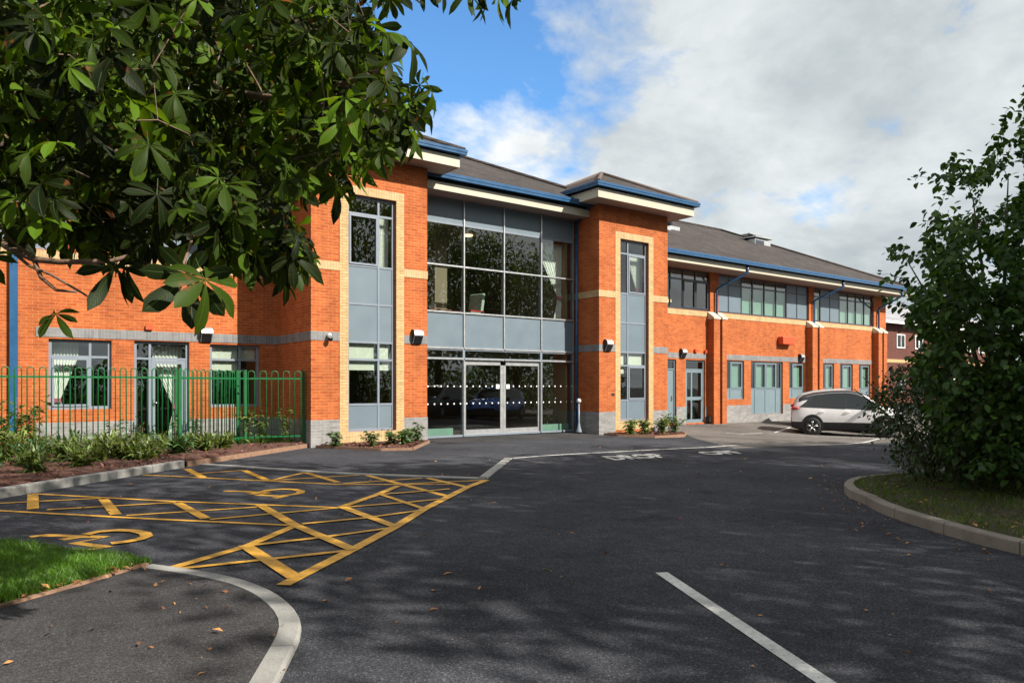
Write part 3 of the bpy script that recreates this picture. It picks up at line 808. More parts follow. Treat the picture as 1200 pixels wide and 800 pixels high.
# ---- the two towers
def tower(x0, x1, ox0, ox1, mull, flip):
    zt = 7.56
    wall_front('tower_wall', x0, x1, BASE, zt, TY, [(ox0, ox1, 0.36, 6.52)])
    sides = MB(); sides.box(x0, x0 + 0.3, TY + 0.3, 24.0, BASE, zt); sides.box(x1 - 0.3, x1, TY + 0.3, 24.0, BASE, zt); each(sides, 'side_wall', 'brick', OB)
    z = [0.36, 1.06, 2.24, 2.70, 3.70, 4.70, 6.06, 6.52]
    a = 'gs' if flip else 'sg'; t = 'bb'
    xs = [ox0, mull, ox1]
    low = 'hh'
    window(xs, z, ['pp', low if not flip else 'hB'.replace('B', 's'), t, 'pp', 'pp', a, 'gg'], TY + 0.10)
    # cream brick surround, bands, plinth
    c = MB()
    for u0, u1 in ((ox0 - 0.235, ox0), (ox1, ox1 + 0.235)): c.box(u0, u1, TY - 0.014, TY - 0.0005, 0.06, 6.52)
    each(c, 'window_surround', 'cream_brick', OB)
    c = MB(); c.box(ox0 - 0.235, ox1 + 0.235, TY - 0.014, TY - 0.0005, 6.5205, 6.75); c.box(ox0, ox1, TY - 0.014, TY - 0.0005, 0.06, 0.36); each(c, 'window_surround', 'cream_soldier', OB)
    for mat, b0, b1 in (('grey_soldier', 2.70, 2.925), ('cream_soldier', 4.50, 4.725), ('grey_brick', BASE, 0.69)):
        mb = MB(); lo = ox0 - 0.2355; hi = ox1 + 0.2355
        mb.box(x0 - 0.012, lo, TY - 0.012, TY - 0.0005, b0, b1); mb.box(hi, x1 + 0.012, TY - 0.012, TY - 0.0005, b0, b1)
        mb.box(x0 - 0.012, x0 - 0.0005, TY - 0.0004, 22.0, b0, b1); mb.box(x1 + 0.0005, x1 + 0.012, TY - 0.0004, 22.0, b0, b1)
        each(mb, 'brick_band', mat, OB)
    # eaves box, gutter and pyramid roof
    e = 0.64; ex0, ex1, ey0, ey1 = x0 - e, x1 + e, TY - e, TY + 4.1
    f = MB(); f.box(ex0, ex1, ey0, ey1, 7.565, 7.585); f.build('soffit', 'soffit', OB)
    f = MB(); f.box(ex0 - .012, ex1 + .012, ey0 - .012, ey0, 7.555, 7.85); f.box(ex0 - .012, ex0, ey0, ey1, 7.555, 7.85); f.box(ex1, ex1 + .012, ey0, ey1, 7.555, 7.85); each(f, 'fascia', 'fascia_cream', OB)
    f = MB(); f.box(ex0 + .1, ex1 - .1, ey0 + .1, ey1 - .1, 7.60, 7.90); f.build('eaves_box', 'dark_frame', OB)
    q = 0.80; rx0, rx1, ry0, ry1 = x0 - q, x1 + q, TY - q, TY - q + 4.9
    gt = MB()
    for p in ([(rx0, ry0), (rx1, ry0)], [(rx0, ry0), (rx0, ry1)], [(rx1, ry0), (rx1, ry1)]):
        (xa, ya), (xb, yb) = p
        if ya == yb:
            gt.box(xa, xb, ya, ya + 0.115, 7.885, 7.95); gt.box(xa - .012, xb + .012, ya - 0.014, ya + 0.10, 7.952, 8.02)
        else:
            s = 1 if xa == rx0 else -1
            u, v = sorted((xa, xa + s * 0.115)); gt.box(u, v, ya + 0.117, yb, 7.885, 7.95)
            u, v = sorted((xa - s * 0.014, xa + s * 0.10)); gt.box(u, v, ya + 0.102, yb, 7.952, 8.02)
    gt.build('gutter', 'gutter_blue', OB)
    cx, cy, ez, az = (x0 + x1) / 2, (ry0 + ry1) / 2, 8.00, 9.19
    rf = MB(); A = [(rx0 + .05, ry0 + .05, ez), (rx1 - .05, ry0 + .05, ez), (rx1 - .05, ry1, ez), (rx0 + .05, ry1, ez)]; top = (cx, cy, az)
    for i in range(4): rf.tri(A[i], A[(i + 1) % 4], top)
    rf.quad(A[3], A[2], A[1], A[0]); ro = rf.build('roof', 'roof_tile', OB)
    hp = MB()
    for p in A: hp.tube([Vector(p) + Vector((0, 0, .02)), Vector(top) + Vector((0, 0, .02))], 0.075, 8)
    hp.build('hip_tiles', 'ridge_tile' if flip else 'roof_tile', ro)
tower(6.88, 10.21, 7.87, 9.25, 8.78, False)
tower(16.71, 20.04, 17.68, 19.06, 18.14, True)

# ---- curtain wall between the towers
cxs = [10.215, 10.66, 12.16, 13.67, 15.19, 16.62]
cxs = [10.215, 12.16, 13.67, 15.19, 16.62]
window(cxs, [2.69, 3.77, 5.17, 6.44, 7.20], ['pppp', 'gggg', 'gggg', 'pppp'], CY, bar=0.06, outer=0.05, depth=0.12, name='curtain_wall')
low = window([10.215, 12.16, 15.19, 16.62], [0.0, 2.37, 2.685], ['gog', 'ggg'], CY + 0.004, bar=0.08, outer=0.06, depth=0.12, name='entrance_screen')
# pale silver cap beads over the mullions and transoms
mb = MB()
for x in cxs[1:-1]: mb.box(x - .018, x + .018, CY - .025, CY - .001, 2.70, 7.19)
for x in (12.16, 15.19): mb.box(x - .02, x + .02, CY - .025, CY - .001, 0.02, 2.33)
for z in (2.37, 2.69, 3.77, 5.17):
    for a, b in zip(cxs, cxs[1:]): mb.box(a + .019, b - .019, CY - .022, CY - .001, z - .02, z + .02)
each(mb, 'cap_bead', 'silver', OB)
# bulkhead seen through the fanlights, bottom rails
box_part('bulkhead', 'interior', (10.22, 16.60, CY + 0.5, CY + 0.62, 2.42, 3.3))
box_part('sill_panel', 'green_blind', (10.28, 11.85, CY + .135, CY + .15, 0.0, 0.27), (15.25, 16.5, CY + .135, CY + .15, 0.0, 0.27))
# sliding entrance doors
def entrance_leaf(x0, x1, stile):
    lf = MB(); y = CY + 0.05
    a, b = (x1 - .10, x1) if stile > 0 else (x0, x0 + .10); c, e_ = (x0, x0 + .05) if stile > 0 else (x1 - .05, x1)
    lf.box(a, b, y, y + .05, 0.02, 2.20); lf.box(c, e_, y, y + .05, 0.02, 2.33)
    lf.box(min(e_, b), max(a, c), y + .002, y + .05, 0.02, 0.20); lf.box(min(e_, b), max(a, c), y + .002, y + .05, 2.20, 2.33)
    o = lf.build('door', 'silver', OB)
    gp = MB(); u0, u1 = min(e_, b), max(a, c); gp.quad((u0, y + .02, .2), (u1, y + .02, .2), (u1, y + .02, 2.2), (u0, y + .02, 2.2)); gp.build('pane', 'glass', o)
    sg = MB(); sx = a - .16 if stile > 0 else b + .03; sg.box(sx, sx + .13, y + .010, y + .014, 1.46, 1.60); sg.build('door_sign', 'white_paint', o)
entrance_leaf(12.21, 13.665, 1); entrance_leaf(13.675, 15.14, -1)
# rows of white safety dots across the glass
mb = MB()
for x0, x1, y in ((10.45, 12.05, CY + .026), (12.3, 13.5, CY + .064), (13.85, 15.05, CY + .064), (15.3, 16.55, CY + .026)):
    n = max(2, round((x1 - x0) / .235))
    for z in (1.01, 1.54):
        for k in range(n + 1):
            x = x0 + (x1 - x0) * k / n; r = .026
            pts = [(x + r * math.cos(t * math.pi / 4), y, z + r * math.sin(t * math.pi / 4)) for t in range(8)]
            i = len(mb.v); mb.v += pts; mb.face(range(i, i + 8))
dots = mb.build('safety_dots', 'white_paint', OB)
# eaves over the curtain wall
def eaves(x0, x1, ywall, yf, zs, zf, zg, yg, name=''):
    box_part('soffit', 'soffit', (x0, x1, yf, ywall + .1, zs, zs + .02))
    box_part('fascia', 'fascia_cream', (x0, x1, yf - .012, yf - .0005, zs - .01, zf))
    box_part('eaves_box', 'dark_frame', (x0, x1, yf + .05, ywall, zs + .025, zg + .02))
    mb = MB(); mb.box(x0, x1, yg, yg + .115, zg, zg + .075); mb.box(x0, x1, yg - .014, yg + .10, zg + .077, zg + .16); mb.build('gutter', 'gutter_blue', OB)
eaves(10.212, 16.708, CY, 18.22, 7.20, 7.42, 7.50, 18.02)
eaves(20.05, 41.4, WY, 19.28, 6.44, 6.66, 6.69, 19.05)
eaves(-7.0, 6.87, WY, 19.28, 6.44, 6.66, 6.69, 19.05)
# blue black rainwater pipe in the corner of the curtain wall
mb = MB(); mb.tube([(16.66, 18.80, 0.0), (16.66, 18.80, 7.1)], 0.045, 10); mb.tube([(16.66, 18.80, 7.1), (16.62, 18.15, 7.5)], 0.045, 10); mb.build('downpipe', 'gutter_blue', OB)
mb = MB(); mb.box(0.74, 0.90, WY - .13, WY - .02, -0.1, 6.45); mb.build('downpipe', 'gutter_blue', OB)

# ---- main roofs (hipped)
def hip_roof(x0, x1, y0, z0, depth, pitch, right_hip=True, left_hip=True, z_tile='roof_tile'):
    h = depth / 2; zr = z0 + h * pitch; a = (x0 + (h if left_hip else 0)); b = x1 - (h if right_hip else 0)
    P = dict(a=(x0, y0, z0), b=(x1, y0, z0), c=(x1, y0 + depth, z0), d=(x0, y0 + depth, z0), e=(a, y0 + h, zr), f=(b, y0 + h, zr))
    mb = MB(); mb.quad(P['a'], P['b'], P['f'], P['e']); mb.tri(P['b'], P['c'], P['f']); mb.quad(P['c'], P['d'], P['e'], P['f']); mb.tri(P['d'], P['a'], P['e']); mb.quad(P['d'], P['c'], P['b'], P['a'])
    ro = mb.build('roof', z_tile, OB)
    hp = MB()
    for p, q in (('a', 'e'), ('b', 'f'), ('c', 'f'), ('d', 'e'), ('e', 'f')): hp.tube([Vector(P[p]) + Vector((0, 0, .03)), Vector(P[q]) + Vector((0, 0, .03))], 0.07, 8)
    hp.build('ridge_tiles', 'roof_tile', ro)
    return ro
hip_roof(2.0, 19.35, 18.06, 7.66, 17.0, 0.481)
rr = hip_roof(14.0, 41.5, 19.10, 6.84, 14.6, 0.481)
hip_roof(-12.0, 12.0, 19.10, 6.84, 14.6, 0.481)
# roof vents seen beside and beyond the right tower
def roof_vent(x, y, box_w, name, kind):
    z = 6.84 + (y - 19.10) * 0.481
    if kind == 'pipe':
        mb = MB()
        for dx in (0.0, 0.95):
            vp = MB(); vp.tube([(x + dx, y + dx * .3, z - .1), (x + dx, y + dx * .3, z + 1.1)], 0.12, 12); vp.build('vent_pipe', 'dark_frame', OB)
            mb.box(x + dx - .35, x + dx + .35, y + dx * .3 - .3, y + dx * .3 + .25, z + dx * .144 - .16, z + dx * .144 + .03)
        each(mb, 'flashing', 'silver', OB)
    else:
        mb = MB(); x += .3; mb.box(x, x + 1.4, y, y + .7, z - .2, z + .26); v = mb.build('roof_vent', 'silver', OB)
        mb = MB(); mb.box(x - .1, x + 1.5, y - .1, y + .8, z + .36, z + .42); mb.box(x + .2, x + 1.2, y + .15, y + .55, z + .26, z + .36); mb.box(x - .3, x + .9, y + .1, y + .7, z + .52, z + .57); mb.box(x + .1, x + .7, y + .2, y + .5, z + .42, z + .52); mb.build('cowl', 'silver', v)
        mb = MB(); mb.box(x + .05, x + .8, y - .012, y - .002, z - .04, z + .22); mb.build('grille', 'dark_frame', v)
roof_vent(26.2, 23.6, .3, 'vent', 'pipe')
roof_vent(33.9, 24.1, 1.9, 'vent', 'box')

# ---- right wing
ro_ = [(22.2, 23.45, 0.03, 2.64), (24.04, 25.29, 0.0, 2.64), (26.76, 27.99, 0.96, 2.67), (28.5, 30.97, 0.24, 2.67), (31.5, 32.8, 0.96, 2.67),
       (34.44, 35.43, 0.96, 2.68), (36.0, 37.25, 0.96, 2.68), (37.86, 39.05, 0.96, 2.68), (20.2, 25.62, 4.745, 6.42), (26.2, 33.17, 4.745, 6.42), (33.62, 39.40, 4.745, 6.42)]
wall_front('wall', 20.04, 40.7, BASE, 6.46, WY, ro_)
box_part('end_wall', 'brick', (40.4, 40.698, WY + .302, 33.0, BASE, 6.46))
bands('cream_soldier', 4.50, 4.725, (20.04, 25.4, WY), (26.36, 32.9, WY), (33.9, 39.25, WY))
bands('grey_soldier', 2.70, 2.925, (20.04, 25.35, WY), (26.7, 32.9, WY), (34.1, 39.2, WY))
bands('grey_brick', BASE, 0.69, *plinth_spans(WY, 20.04, 25.40, [(22.2, 23.45), (24.04, 25.29)]), *plinth_spans(WY, 26.7, 32.9, [(28.5, 30.97)]), (34.1, 39.25, WY))
bands('grey_brick', BASE, 0.238, (28.5, 30.97, WY))
RY = WY + 0.07
window.blind = 'green_blind'
window([20.2, 22.0, 22.72, 23.16, 23.95, 24.74, 25.62], [4.745, 6.0, 6.42], ['ggggss', 'gggggg'], RY, frame='dark_frame')
window([26.2, 26.98, 27.9, 28.72, 29.62, 30.53, 31.38, 32.25, 33.17], [4.745, 6.0, 6.42], ['ppbbbbpp', 'ppggggpp'], RY, frame='dark_frame')
window([33.62, 34.3, 35.17, 36.07, 36.9, 37.68, 38.53, 39.40], [4.745, 6.0, 6.42], ['bppbbbb', 'gppgggg'], RY, frame='dark_frame')
window([22.2, 23.45], [0.03, 2.24, 2.64], ['o', 'g'], RY, frame='door_blue', name='door_frame')
window([24.04, 25.29], [0.0, 2.24, 2.64], ['o', 'g'], RY, frame='door_blue', name='door_frame')
mb = MB(); mb.box(22.26, 23.39, RY + .03, RY + .08, .04, 2.2)
sd = mb.build('door', 'door_blue', OB); mb = MB(); mb.box(23.25, 23.29, RY - .02, RY + .029, .95, 1.15); mb.build('handle', 'steel', sd)
glazed_leaf(24.115, 25.215, -0.02, 2.205, RY + .01, 'door_blue', rails=(1.02,), stiles=(24.5,), handle_side=1)
window([26.76, 27.10, 27.99], [0.96, 1.42, 2.67], ['pp', 'bB'], RY, frame='door_blue', panel='door_blue')
window([28.5, 28.90, 29.70, 30.52, 30.97], [0.24, 1.42, 2.67], ['pppp', 'gBBg'], RY, frame='door_blue', panel='door_blue')
window([31.5, 31.86, 32.8], [0.96, 1.42, 2.67], ['pp', 'gB'], RY, frame='door_blue', panel='door_blue')
for a, b in ((34.44, 35.43), (36.0, 37.25), (37.86, 39.05)):
    window([a, a + .34 * (b - a) / 1.0 * .8, b], [0.96, 1.40, 2.68], ['pp', 'gB'], RY, frame='door_blue', panel='door_blue')
window.blind = 'blind'
# white blinds half drawn behind sash rails are inside; paired brick piers with sloped stone caps
def pier(x0, x1, x2, x3):
    mb = MB(); pass
    for a, b in ((x0, x1), (x2, x3)):
        mb = MB(); mb.box(a, b, 19.97, WY - .001, BASE, 4.40); p = mb.build('brick_pier', 'brick', OB)
        mb = MB(); mb.extrude_x([(19.94, 4.402), (19.94, 4.47), (WY - .002, 4.73), (WY - .002, 4.402)], a - .03, b + .03); mb.build('pier_cap', 'stone_cap', p)
pier(25.46, 25.86, 26.03, 26.33); pier(32.95, 33.38, 33.56, 33.86); pier(39.28, 39.66, 39.84, 40.2)
def gutter_pipe(xg, xw):
    mb = MB(); mb.tube([(xg, 19.22, 6.72), (xg, 19.22, 6.40), (xg - .05, 19.30, 6.32), (xw + .05, 20.16, 5.78), (xw, 20.20, 5.70), (xw, 20.20, 4.70), (xw, 20.18, 4.4), (xw, 20.18, BASE)], 0.05, 10); mb.build('downpipe', 'gutter_blue', OB)
gutter_pipe(26.75, 25.945); gutter_pipe(34.4, 33.47)
gutter_pipe(40.3, 39.75)

# ---- fittings on the walls
def wall_light(x, y, z=2.93):
    mb = MB(); s = .23
    mb.extrude_x([(y - .001, z - s), (y - .001, z + .16), (y - .10, z + .16), (y - .17, z + .10), (y - .19, z), (y - .17, z - .02), (y - .05, z - s)], x - .14, x + .14)
    o = mb.build('wall_light', 'silver', OB)
    mb = MB(); mb.extrude_x([(y - .17, z - .024), (y - .055, z - s + .004), (y - .052, z - s - .004), (y - .178, z - .03)], x - .12, x + .12); mb.build('lamp_lens', 'black_plastic', o)
    mb = MB(); mb.extrude_x([(y - .001, z - s), (y - .001, z + .16), (y - .10, z + .16), (y - .17, z + .10), (y - .19, z), (y - .17, z - .02), (y - .05, z - s)], x - .146, x - .1405); mb.build('end_cap', 'black_plastic', o)
for x, y in ((5.0, WY), (9.86, TY), (17.06, TY), (23.8, WY), (32.4, WY)): wall_light(x, y)
mb = MB(); mb.tube([(7.33, TY - .001, 2.83), (7.33, TY - .10, 2.83), (7.33, TY - .14, 2.80)], [.055, .055, .05], 12); cam_ = mb.build('security_camera', 'white_paint', OB)
mb = MB(); mb.lathe([(.001, -.085), (.045, -.07), (.065, -.03), (.07, 0)], 14, 'z'); mb.v = [(x + 7.33, y + TY - .14, z + 2.755) for x, y, z in mb.v]; mb.build('camera_dome', 'black_plastic', cam_)
box_part('alarm_box', 'orange_box', (30.55, 31.5, WY - .30, WY - .002, 3.50, 3.86), bevel=.03)
box_part('alarm_sounder', 'orange_box', (24.55, 24.72, WY - .10, WY - .014, 2.97, 3.09)); box_part('alarm_sounder', 'orange_box', (3.56, 3.72, WY - .08, WY - .014, 2.96, 3.07)); box_part('alarm_sounder', 'orange_box', (25.2, 25.3, WY - .10, WY - .014, 2.95, 3.07))
box_part('door_closer_box', 'black_plastic', (25.30, 25.44, WY - .22, WY - .014, 0.02, 0.24))
box_part('air_brick', 'black_plastic', (17.27, 17.40, TY - .012, TY - .001, 1.22, 1.30))

# ---- rooms behind the glass
mb = MB()
for x0, x1, yf, yb in ((-6.7, 6.5, WY + .31, 25.5), (10.52, 16.40, CY + .16, 25.0), (20.35, 40.3, WY + .31, 26.0)):
    mb.box(x0, x1, yb, yb + .1, -0.4, 6.44 if yf != CY + .16 else 7.1)
    for xx in (x0, x1): mb.box(xx - .05, xx + .05, yf, yb - .001, -0.4, 6.43)
    for z in (2.78, 6.43 if yf != CY + .16 else 6.6): mb.box(x0 + .051, x1 - .051, yf, yb - .001, z, z + .06)
for xx in (3.05, 4.85): mb.box(xx, xx + .1, WY + .31, 25.4, 0.0, 2.77)
for xx in (25.7, 28.2, 31.2, 33.4, 35.7, 37.5): mb.box(xx, xx + .1, WY + .31, 25.9, 0.0, 2.77); 
for xx in (25.8, 33.3): mb.box(xx, xx + .1, WY + .31, 25.9, 3.4, 6.42)
mb.box(11.9, 12.35, 20.2, 20.6, 3.31, 6.59)
for x0, x1 in ((7.2, 9.9), (17.02, 19.72)):
    mb.box(x0, x1, 21.5, 21.6, 0, 7.5); mb.box(x0, x1, TY + .31, 21.49, 3.05, 3.3); mb.box(x0, x1, TY + .31, 21.49, 6.6, 6.66)
each(mb, 'interior_wall', 'interior', OB)
mb = MB()
for x0, x1, yf, yb in ((-6.64, 6.44, WY + .31, 25.49), (10.58, 16.34, CY + .16, 24.99), (20.41, 40.24, WY + .31, 25.99)):
    for z in (0.0, 3.3): mb.box(x0, x1, yf, yb, z - .06, z)
each(mb, 'interior_floor', 'interior_floor', OB)
# ================================================================ THINGS SEEN THROUGH THE GLASS
def curtain(label, x0, x1, z0, z1, y, tie=None, side=1, name='curtain', group='white curtains behind the windows'):
    """hanging cloth in folds; with a tie it is drawn in towards one side"""
    V, F = [], []; nu, nv = 44, 22
    for j in range(nv + 1):
        z = z0 + (z1 - z0) * j / nv
        k = 1.0
        if tie is not None:
            k = 0.30 + 0.70 * min(1.0, abs(z - tie) / (0.75 * (z1 - tie))) if z > tie else 0.30 + 0.22 * (tie - z) / max(.1, tie - z0)
        for i in range(nu + 1):
            u = i / nu; w = (x1 - x0) * k
            x = (x1 - w * (1 - u)) if side > 0 else (x0 + w * u)
            V.append((x, y + 0.022 * math.sin(u * 2 * math.pi * 8 + .6 * math.sin(j * .5)) * (0.5 + .5 * k), z))
    for j in range(nv):
        for i in range(nu):
            q = j * (nu + 1) + i; F.append((q, q + 1, q + nu + 2, q + nu + 1))
    o = np_obj(name, V, F, 'curtain'); tag(o, label, 'curtain', group)
    if tie is not None:
        mb = MB(); w = (x1 - x0) * .30; a = x1 - w if side > 0 else x0
        mb.box(a - .02, a + w + .02, y - .06, y + .06, tie - .05, tie + .05); mb.build('tie_back', 'pink_tie', o)
    return o
curtain('white curtain tied to the right in the top corner of the entrance glazing', 15.42, 16.5, 3.45, 6.38, CY + .35, 4.55, 1)
curtain('white curtain edge at the left end of the upper entrance glazing', 10.25, 10.86, 3.45, 6.2, CY + .35, 4.9, -1)
curtain('white curtain drawn to the left in the leftmost ground floor window', 1.6, 2.15, 0.98, 2.6, WY + .42, 1.2, -1)
curtain('white curtain tied back behind the glazed door of the fenced wing', 3.8, 4.52, 0.1, 2.6, WY + .42, 1.0, 1)
curtain('white curtain at the right of the top window of the left tower', 8.82, 9.2, 4.75, 6.1, TY + .38, None, 1)
curtain('white curtain half drawn in the top window of the right tower', 18.45, 19.0, 4.75, 6.1, TY + .38, 4.9, 1)

def armchair(label, x, y, rz):
    t = empty('armchair', (x, y, 3.30), label, 'chair', 'armchairs in the upper lounge', rz)
    mb = MB(); mb.box(-.30, .30, -.30, .28, .30, .46); mb.build('seat', 'red_fabric', t, bevel=.03)
    mb = MB(); mb.extrude_x([(.22, .40), (.34, .40), (.50, 1.22), (.46, 1.28), (.38, 1.26)], -.29, .29); mb.build('backrest', 'pale_fabric', t, bevel=.02)
    for s in (-1, 1):
        mb = MB(); mb.box(min(s * .30, s * .38), max(s * .30, s * .38), -.32, .30, .16, .62); a = mb.build('armrest', 'pale_fabric', t, bevel=.02)
        mb = MB(); mb.box(min(s * .29, s * .39), max(s * .29, s * .39), -.34, .31, .622, .67); mb.build('arm_cap', 'red_fabric', a)
    for sx in (-.28, .28):
        for sy in (-.26, .24):
            mb = MB(); mb.box(sx - .025, sx + .025, sy - .025, sy + .025, 0, .29); mb.build('leg', 'wood', t)
armchair('armchair with red seat and pale back behind the second pane of the lounge glazing', 13.05, 20.0, R(-75))
armchair('armchair at the far left pane of the lounge glazing beside the low table', 10.95, 19.9, R(75))
t = empty('coffee_table', (11.9, 20.1, 3.30), 'low dark wooden table between the two upstairs armchairs', 'table')
mb = MB(); mb.box(-.38, .38, -.3, .3, .62, .66); mb.build('table_top', 'wood', t)
for sx in (-.34, .34):
    for sy in (-.26, .26):
        mb = MB(); mb.box(sx - .025, sx + .025, sy - .025, sy + .025, 0, .619); mb.build('leg', 'wood', t)
t = empty('bottle', (11.72, 20.05, 3.965), 'pale bottle standing on the low table in the upstairs lounge', 'bottle')
mb = MB(); mb.lathe([(.001, 0), (.05, 0), (.05, .2), (.02, .28), (.02, .36), (.001, .36)], 14, 'z'); mb.build('glass_body', 'pale_fabric', t)
for i, (x, y, lb) in enumerate(((11.55, 21.6, 'left'), (13.4, 20.6, 'right'))):
    mb = MB(); mb.lathe([(.001, 0), (.17, 0), (.17, -.03), (.001, -.03)], 20, 'z'); mb.v = [(a + x, b + y, c + 6.585) for a, b, c in mb.v]
    tag(mb.build('ceiling_light', 'lamp_glow'), f'glowing round ceiling light, the {lb} one of two in the upper lounge', 'ceiling light', 'lit ceiling lights upstairs')
mb = MB(); mb.lathe([(.001, 0), (.09, 0), (.11, -.12), (.001, -.14)], 16, 'z'); mb.v = [(a + 24.7, b + 21.8, c + 5.35) for a, b, c in mb.v]
tag(mb.build('table_lamp', 'lamp_glow'), 'small warm lamp glowing inside the first upper window of the right wing', 'lamp')

# ---- entrance push button post
t = empty('entrance_post', (16.35, 18.35, 0.0), 'slim grey button post on a conical foot right of the entrance', 'post')
mb = MB(); mb.lathe([(.001, 0), (.105, 0), (.10, .04), (.05, .22), (.032, .36), (.030, .98), (.001, .98)], 20, 'z'); mb.build('post_shaft', 'frame_grey', t)
mb = MB(); mb.lathe([(.001, -.045), (.075, -.045), (.085, -.02), (.085, .02), (.075, .045), (.001, .045)], 20, 'y'); mb.v = [(x, y, z + 1.05) for x, y, z in mb.v]; h_ = mb.build('button_head', 'silver', t)
mb = MB(); mb.lathe([(.001, -.052), (.045, -.052), (.045, -.0455)], 16, 'y'); mb.v = [(x, y, z + 1.05) for x, y, z in mb.v]; mb.build('button', 'white_paint', h_)

# ================================================================ FENCE
def fence_run(root, p, q, nb, z0=0.12, H=1.80, hoops=True):
    a, b = Vector((*p, 0)), Vector((*q, 0)); d = (b - a); L = d.length; u = d / L
    rails = []
    for zz in (z0 + .17, z0 + H - .19):
        mb = MB(); n_ = Vector((-u.y, u.x, 0)) * .006; w = Vector((0, 0, .02))
        c = [a - n_, b - n_, b + n_, a + n_]; i = len(mb.v)
        mb.v += [tuple(k + Vector((0, 0, zz - .02))) for k in c] + [tuple(k + Vector((0, 0, zz + .02))) for k in c]
        for f in ((0, 3, 2, 1), (4, 5, 6, 7), (0, 1, 5, 4), (1, 2, 6, 5), (2, 3, 7, 6), (3, 0, 4, 7)): mb.face([i + k for k in f])
        mb.build('rail', 'fence_green', root)
    pitch = L / nb
    for k in range(nb):
        mb = MB()
        s0, s1 = pitch * (k + .22), pitch * (k + .78); r = (s1 - s0) / 2; m = (s0 + s1) / 2
        pts = [a + u * s0 + Vector((0, 0, z0 + .08))] + [a + u * (m - r * math.cos(t)) + Vector((0, 0, z0 + H - r + r * math.sin(t))) for t in np.linspace(0, math.pi, 9)] + [a + u * s1 + Vector((0, 0, z0 + .08))]
        mb.tube(pts, .0125, 6); mb.build('hooped_bar', 'fence_green', root)
def fence_post(root, p, z0=0.02, H=1.92):
    mb = MB(); mb.box(p[0] - .028, p[0] + .028, p[1] - .028, p[1] + .028, z0, z0 + H); mb.build('post', 'fence_green', root)
FP = [(-3.4, 17.0), (-0.75, 17.06), (1.65, 17.12), (3.71, 17.2), (5.45, 18.36), (6.80, 18.06)]
t = empty('bow_top_fence', (1.2, 17.1, 0.1), 'long green bow top fence panels along the bark bed in front of the wing', 'fence', 'green bow top fences', site=True)
fence_run(t, FP[0], FP[3], 35)
for p in (FP[0], FP[3]): fence_post(t, p)
t = empty('bow_top_fence', (6.1, 18.2, 0.1), 'bright green bow top fence return running to the corner of the left tower', 'fence', 'green bow top fences', site=True)
fence_run(t, (3.74, 17.22), FP[4], 8); fence_run(t, FP[4], FP[5], 5); fence_post(t, FP[4]); fence_post(t, FP[5])
t = empty('bow_top_gate', (5.2, 18.75, 0.1), 'denser green gate leaf standing behind the fence corner', 'gate', site=True)
fence_run(t, (4.0, 18.75), (5.36, 18.80), 7); fence_post(t, (5.40, 18.80)); fence_post(t, (3.96, 18.75))

# ================================================================ SMALL PLANTS
rngP = np.random.default_rng(7)
def simple_leaf(l=1.0, w=0.45, fold=.12, droop=.25, rows=4):
    V, F = [], []
    prof = [.12, .75, 1.0, .7, .06] if rows == 4 else [.1, 1.0, .06]
    m = len(prof) - 1
    for k, p in enumerate(prof):
        t = k / m; x = l * t; z = -droop * t * t * l; hw = w * p * .5
        V += [(x, -hw, z + fold * hw * 2), (x, 0, z), (x, hw, z + fold * hw * 2)]
    for k in range(m):
        a = k * 3; F += [(a, a + 3, a + 4, a + 1), (a + 1, a + 4, a + 5, a + 2)]
    return np.array(V, float), np.array(F)
LEAF_S = [simple_leaf(1, .5, .15, d, 2) for d in (.1, .3, .5)]
LEAF_N = [simple_leaf(1, .22, .1, d, 2) for d in (.05, .25, .5)]
LEAF_H = [simple_leaf(1, .72, .10, d, 4) for d in (.1, .25, .45)]

def shrub(name, label, cat, group, x, y, h, rad, n, mat, tmpl, size, stems=7, up=0.6, z0=None):
    z0 = gz(x, y) + .10 if z0 is None else z0
    t = empty(name, (x, y, z0), label, cat, group)
    mb = MB(); tips = []
    for k in range(stems):
        a = rngP.random() * 6.28; r = rad * (0.25 + .75 * rngP.random()); hh = h * (.6 + .4 * rngP.random())
        p = [Vector((0, 0, -.03)), Vector((r * .35 * math.cos(a), r * .35 * math.sin(a), hh * .5)), Vector((r * math.cos(a), r * math.sin(a), hh))]
        mb.tube(p, [.009, .006, .003], 5); tips.append(p)
    mb.build('stems', 'twig_bark', t)
    pos = []
    for k in range(n):
        p = tips[k % stems]; u = rngP.random() ** .7; q = p[0].lerp(p[1], min(1, u * 2)) if u < .5 else p[1].lerp(p[2], u * 2 - 1)
        pos.append((q.x + rngP.normal(0, rad * .14), q.y + rngP.normal(0, rad * .14), max(.02, q.z + rngP.normal(0, h * .05))))
    V, F, T = scatter(tmpl, pos, rngP.random(n) * 6.28, -rngP.random(n) * up * 1.3 + .2, rngP.normal(0, .4, n), size * (.6 + .8 * rngP.random(n)), rngP)
    np_obj('foliage', V, F, mat, T, t)
    return t
ORD = ['first', 'second', 'third', 'fourth', 'fifth', 'sixth', 'seventh', 'eighth', 'ninth', 'tenth', 'eleventh', 'twelfth', 'thirteenth', 'fourteenth', 'fifteenth', 'sixteenth', 'seventeenth', 'eighteenth']
shrub('leafy_shrub', 'tall yellow green shrub behind the fence at the far left downpipe', 'shrub', None, 0.75, 17.9, 1.25, .62, 620, 'shrub_leaf', LEAF_S, .13, 12)
shrub('leafy_shrub', 'green leafy shrub at the left frame edge behind the kerb', 'shrub', None, 0.05, 15.6, .75, .5, 420, 'shrub_leaf', LEAF_S, .12, 9)
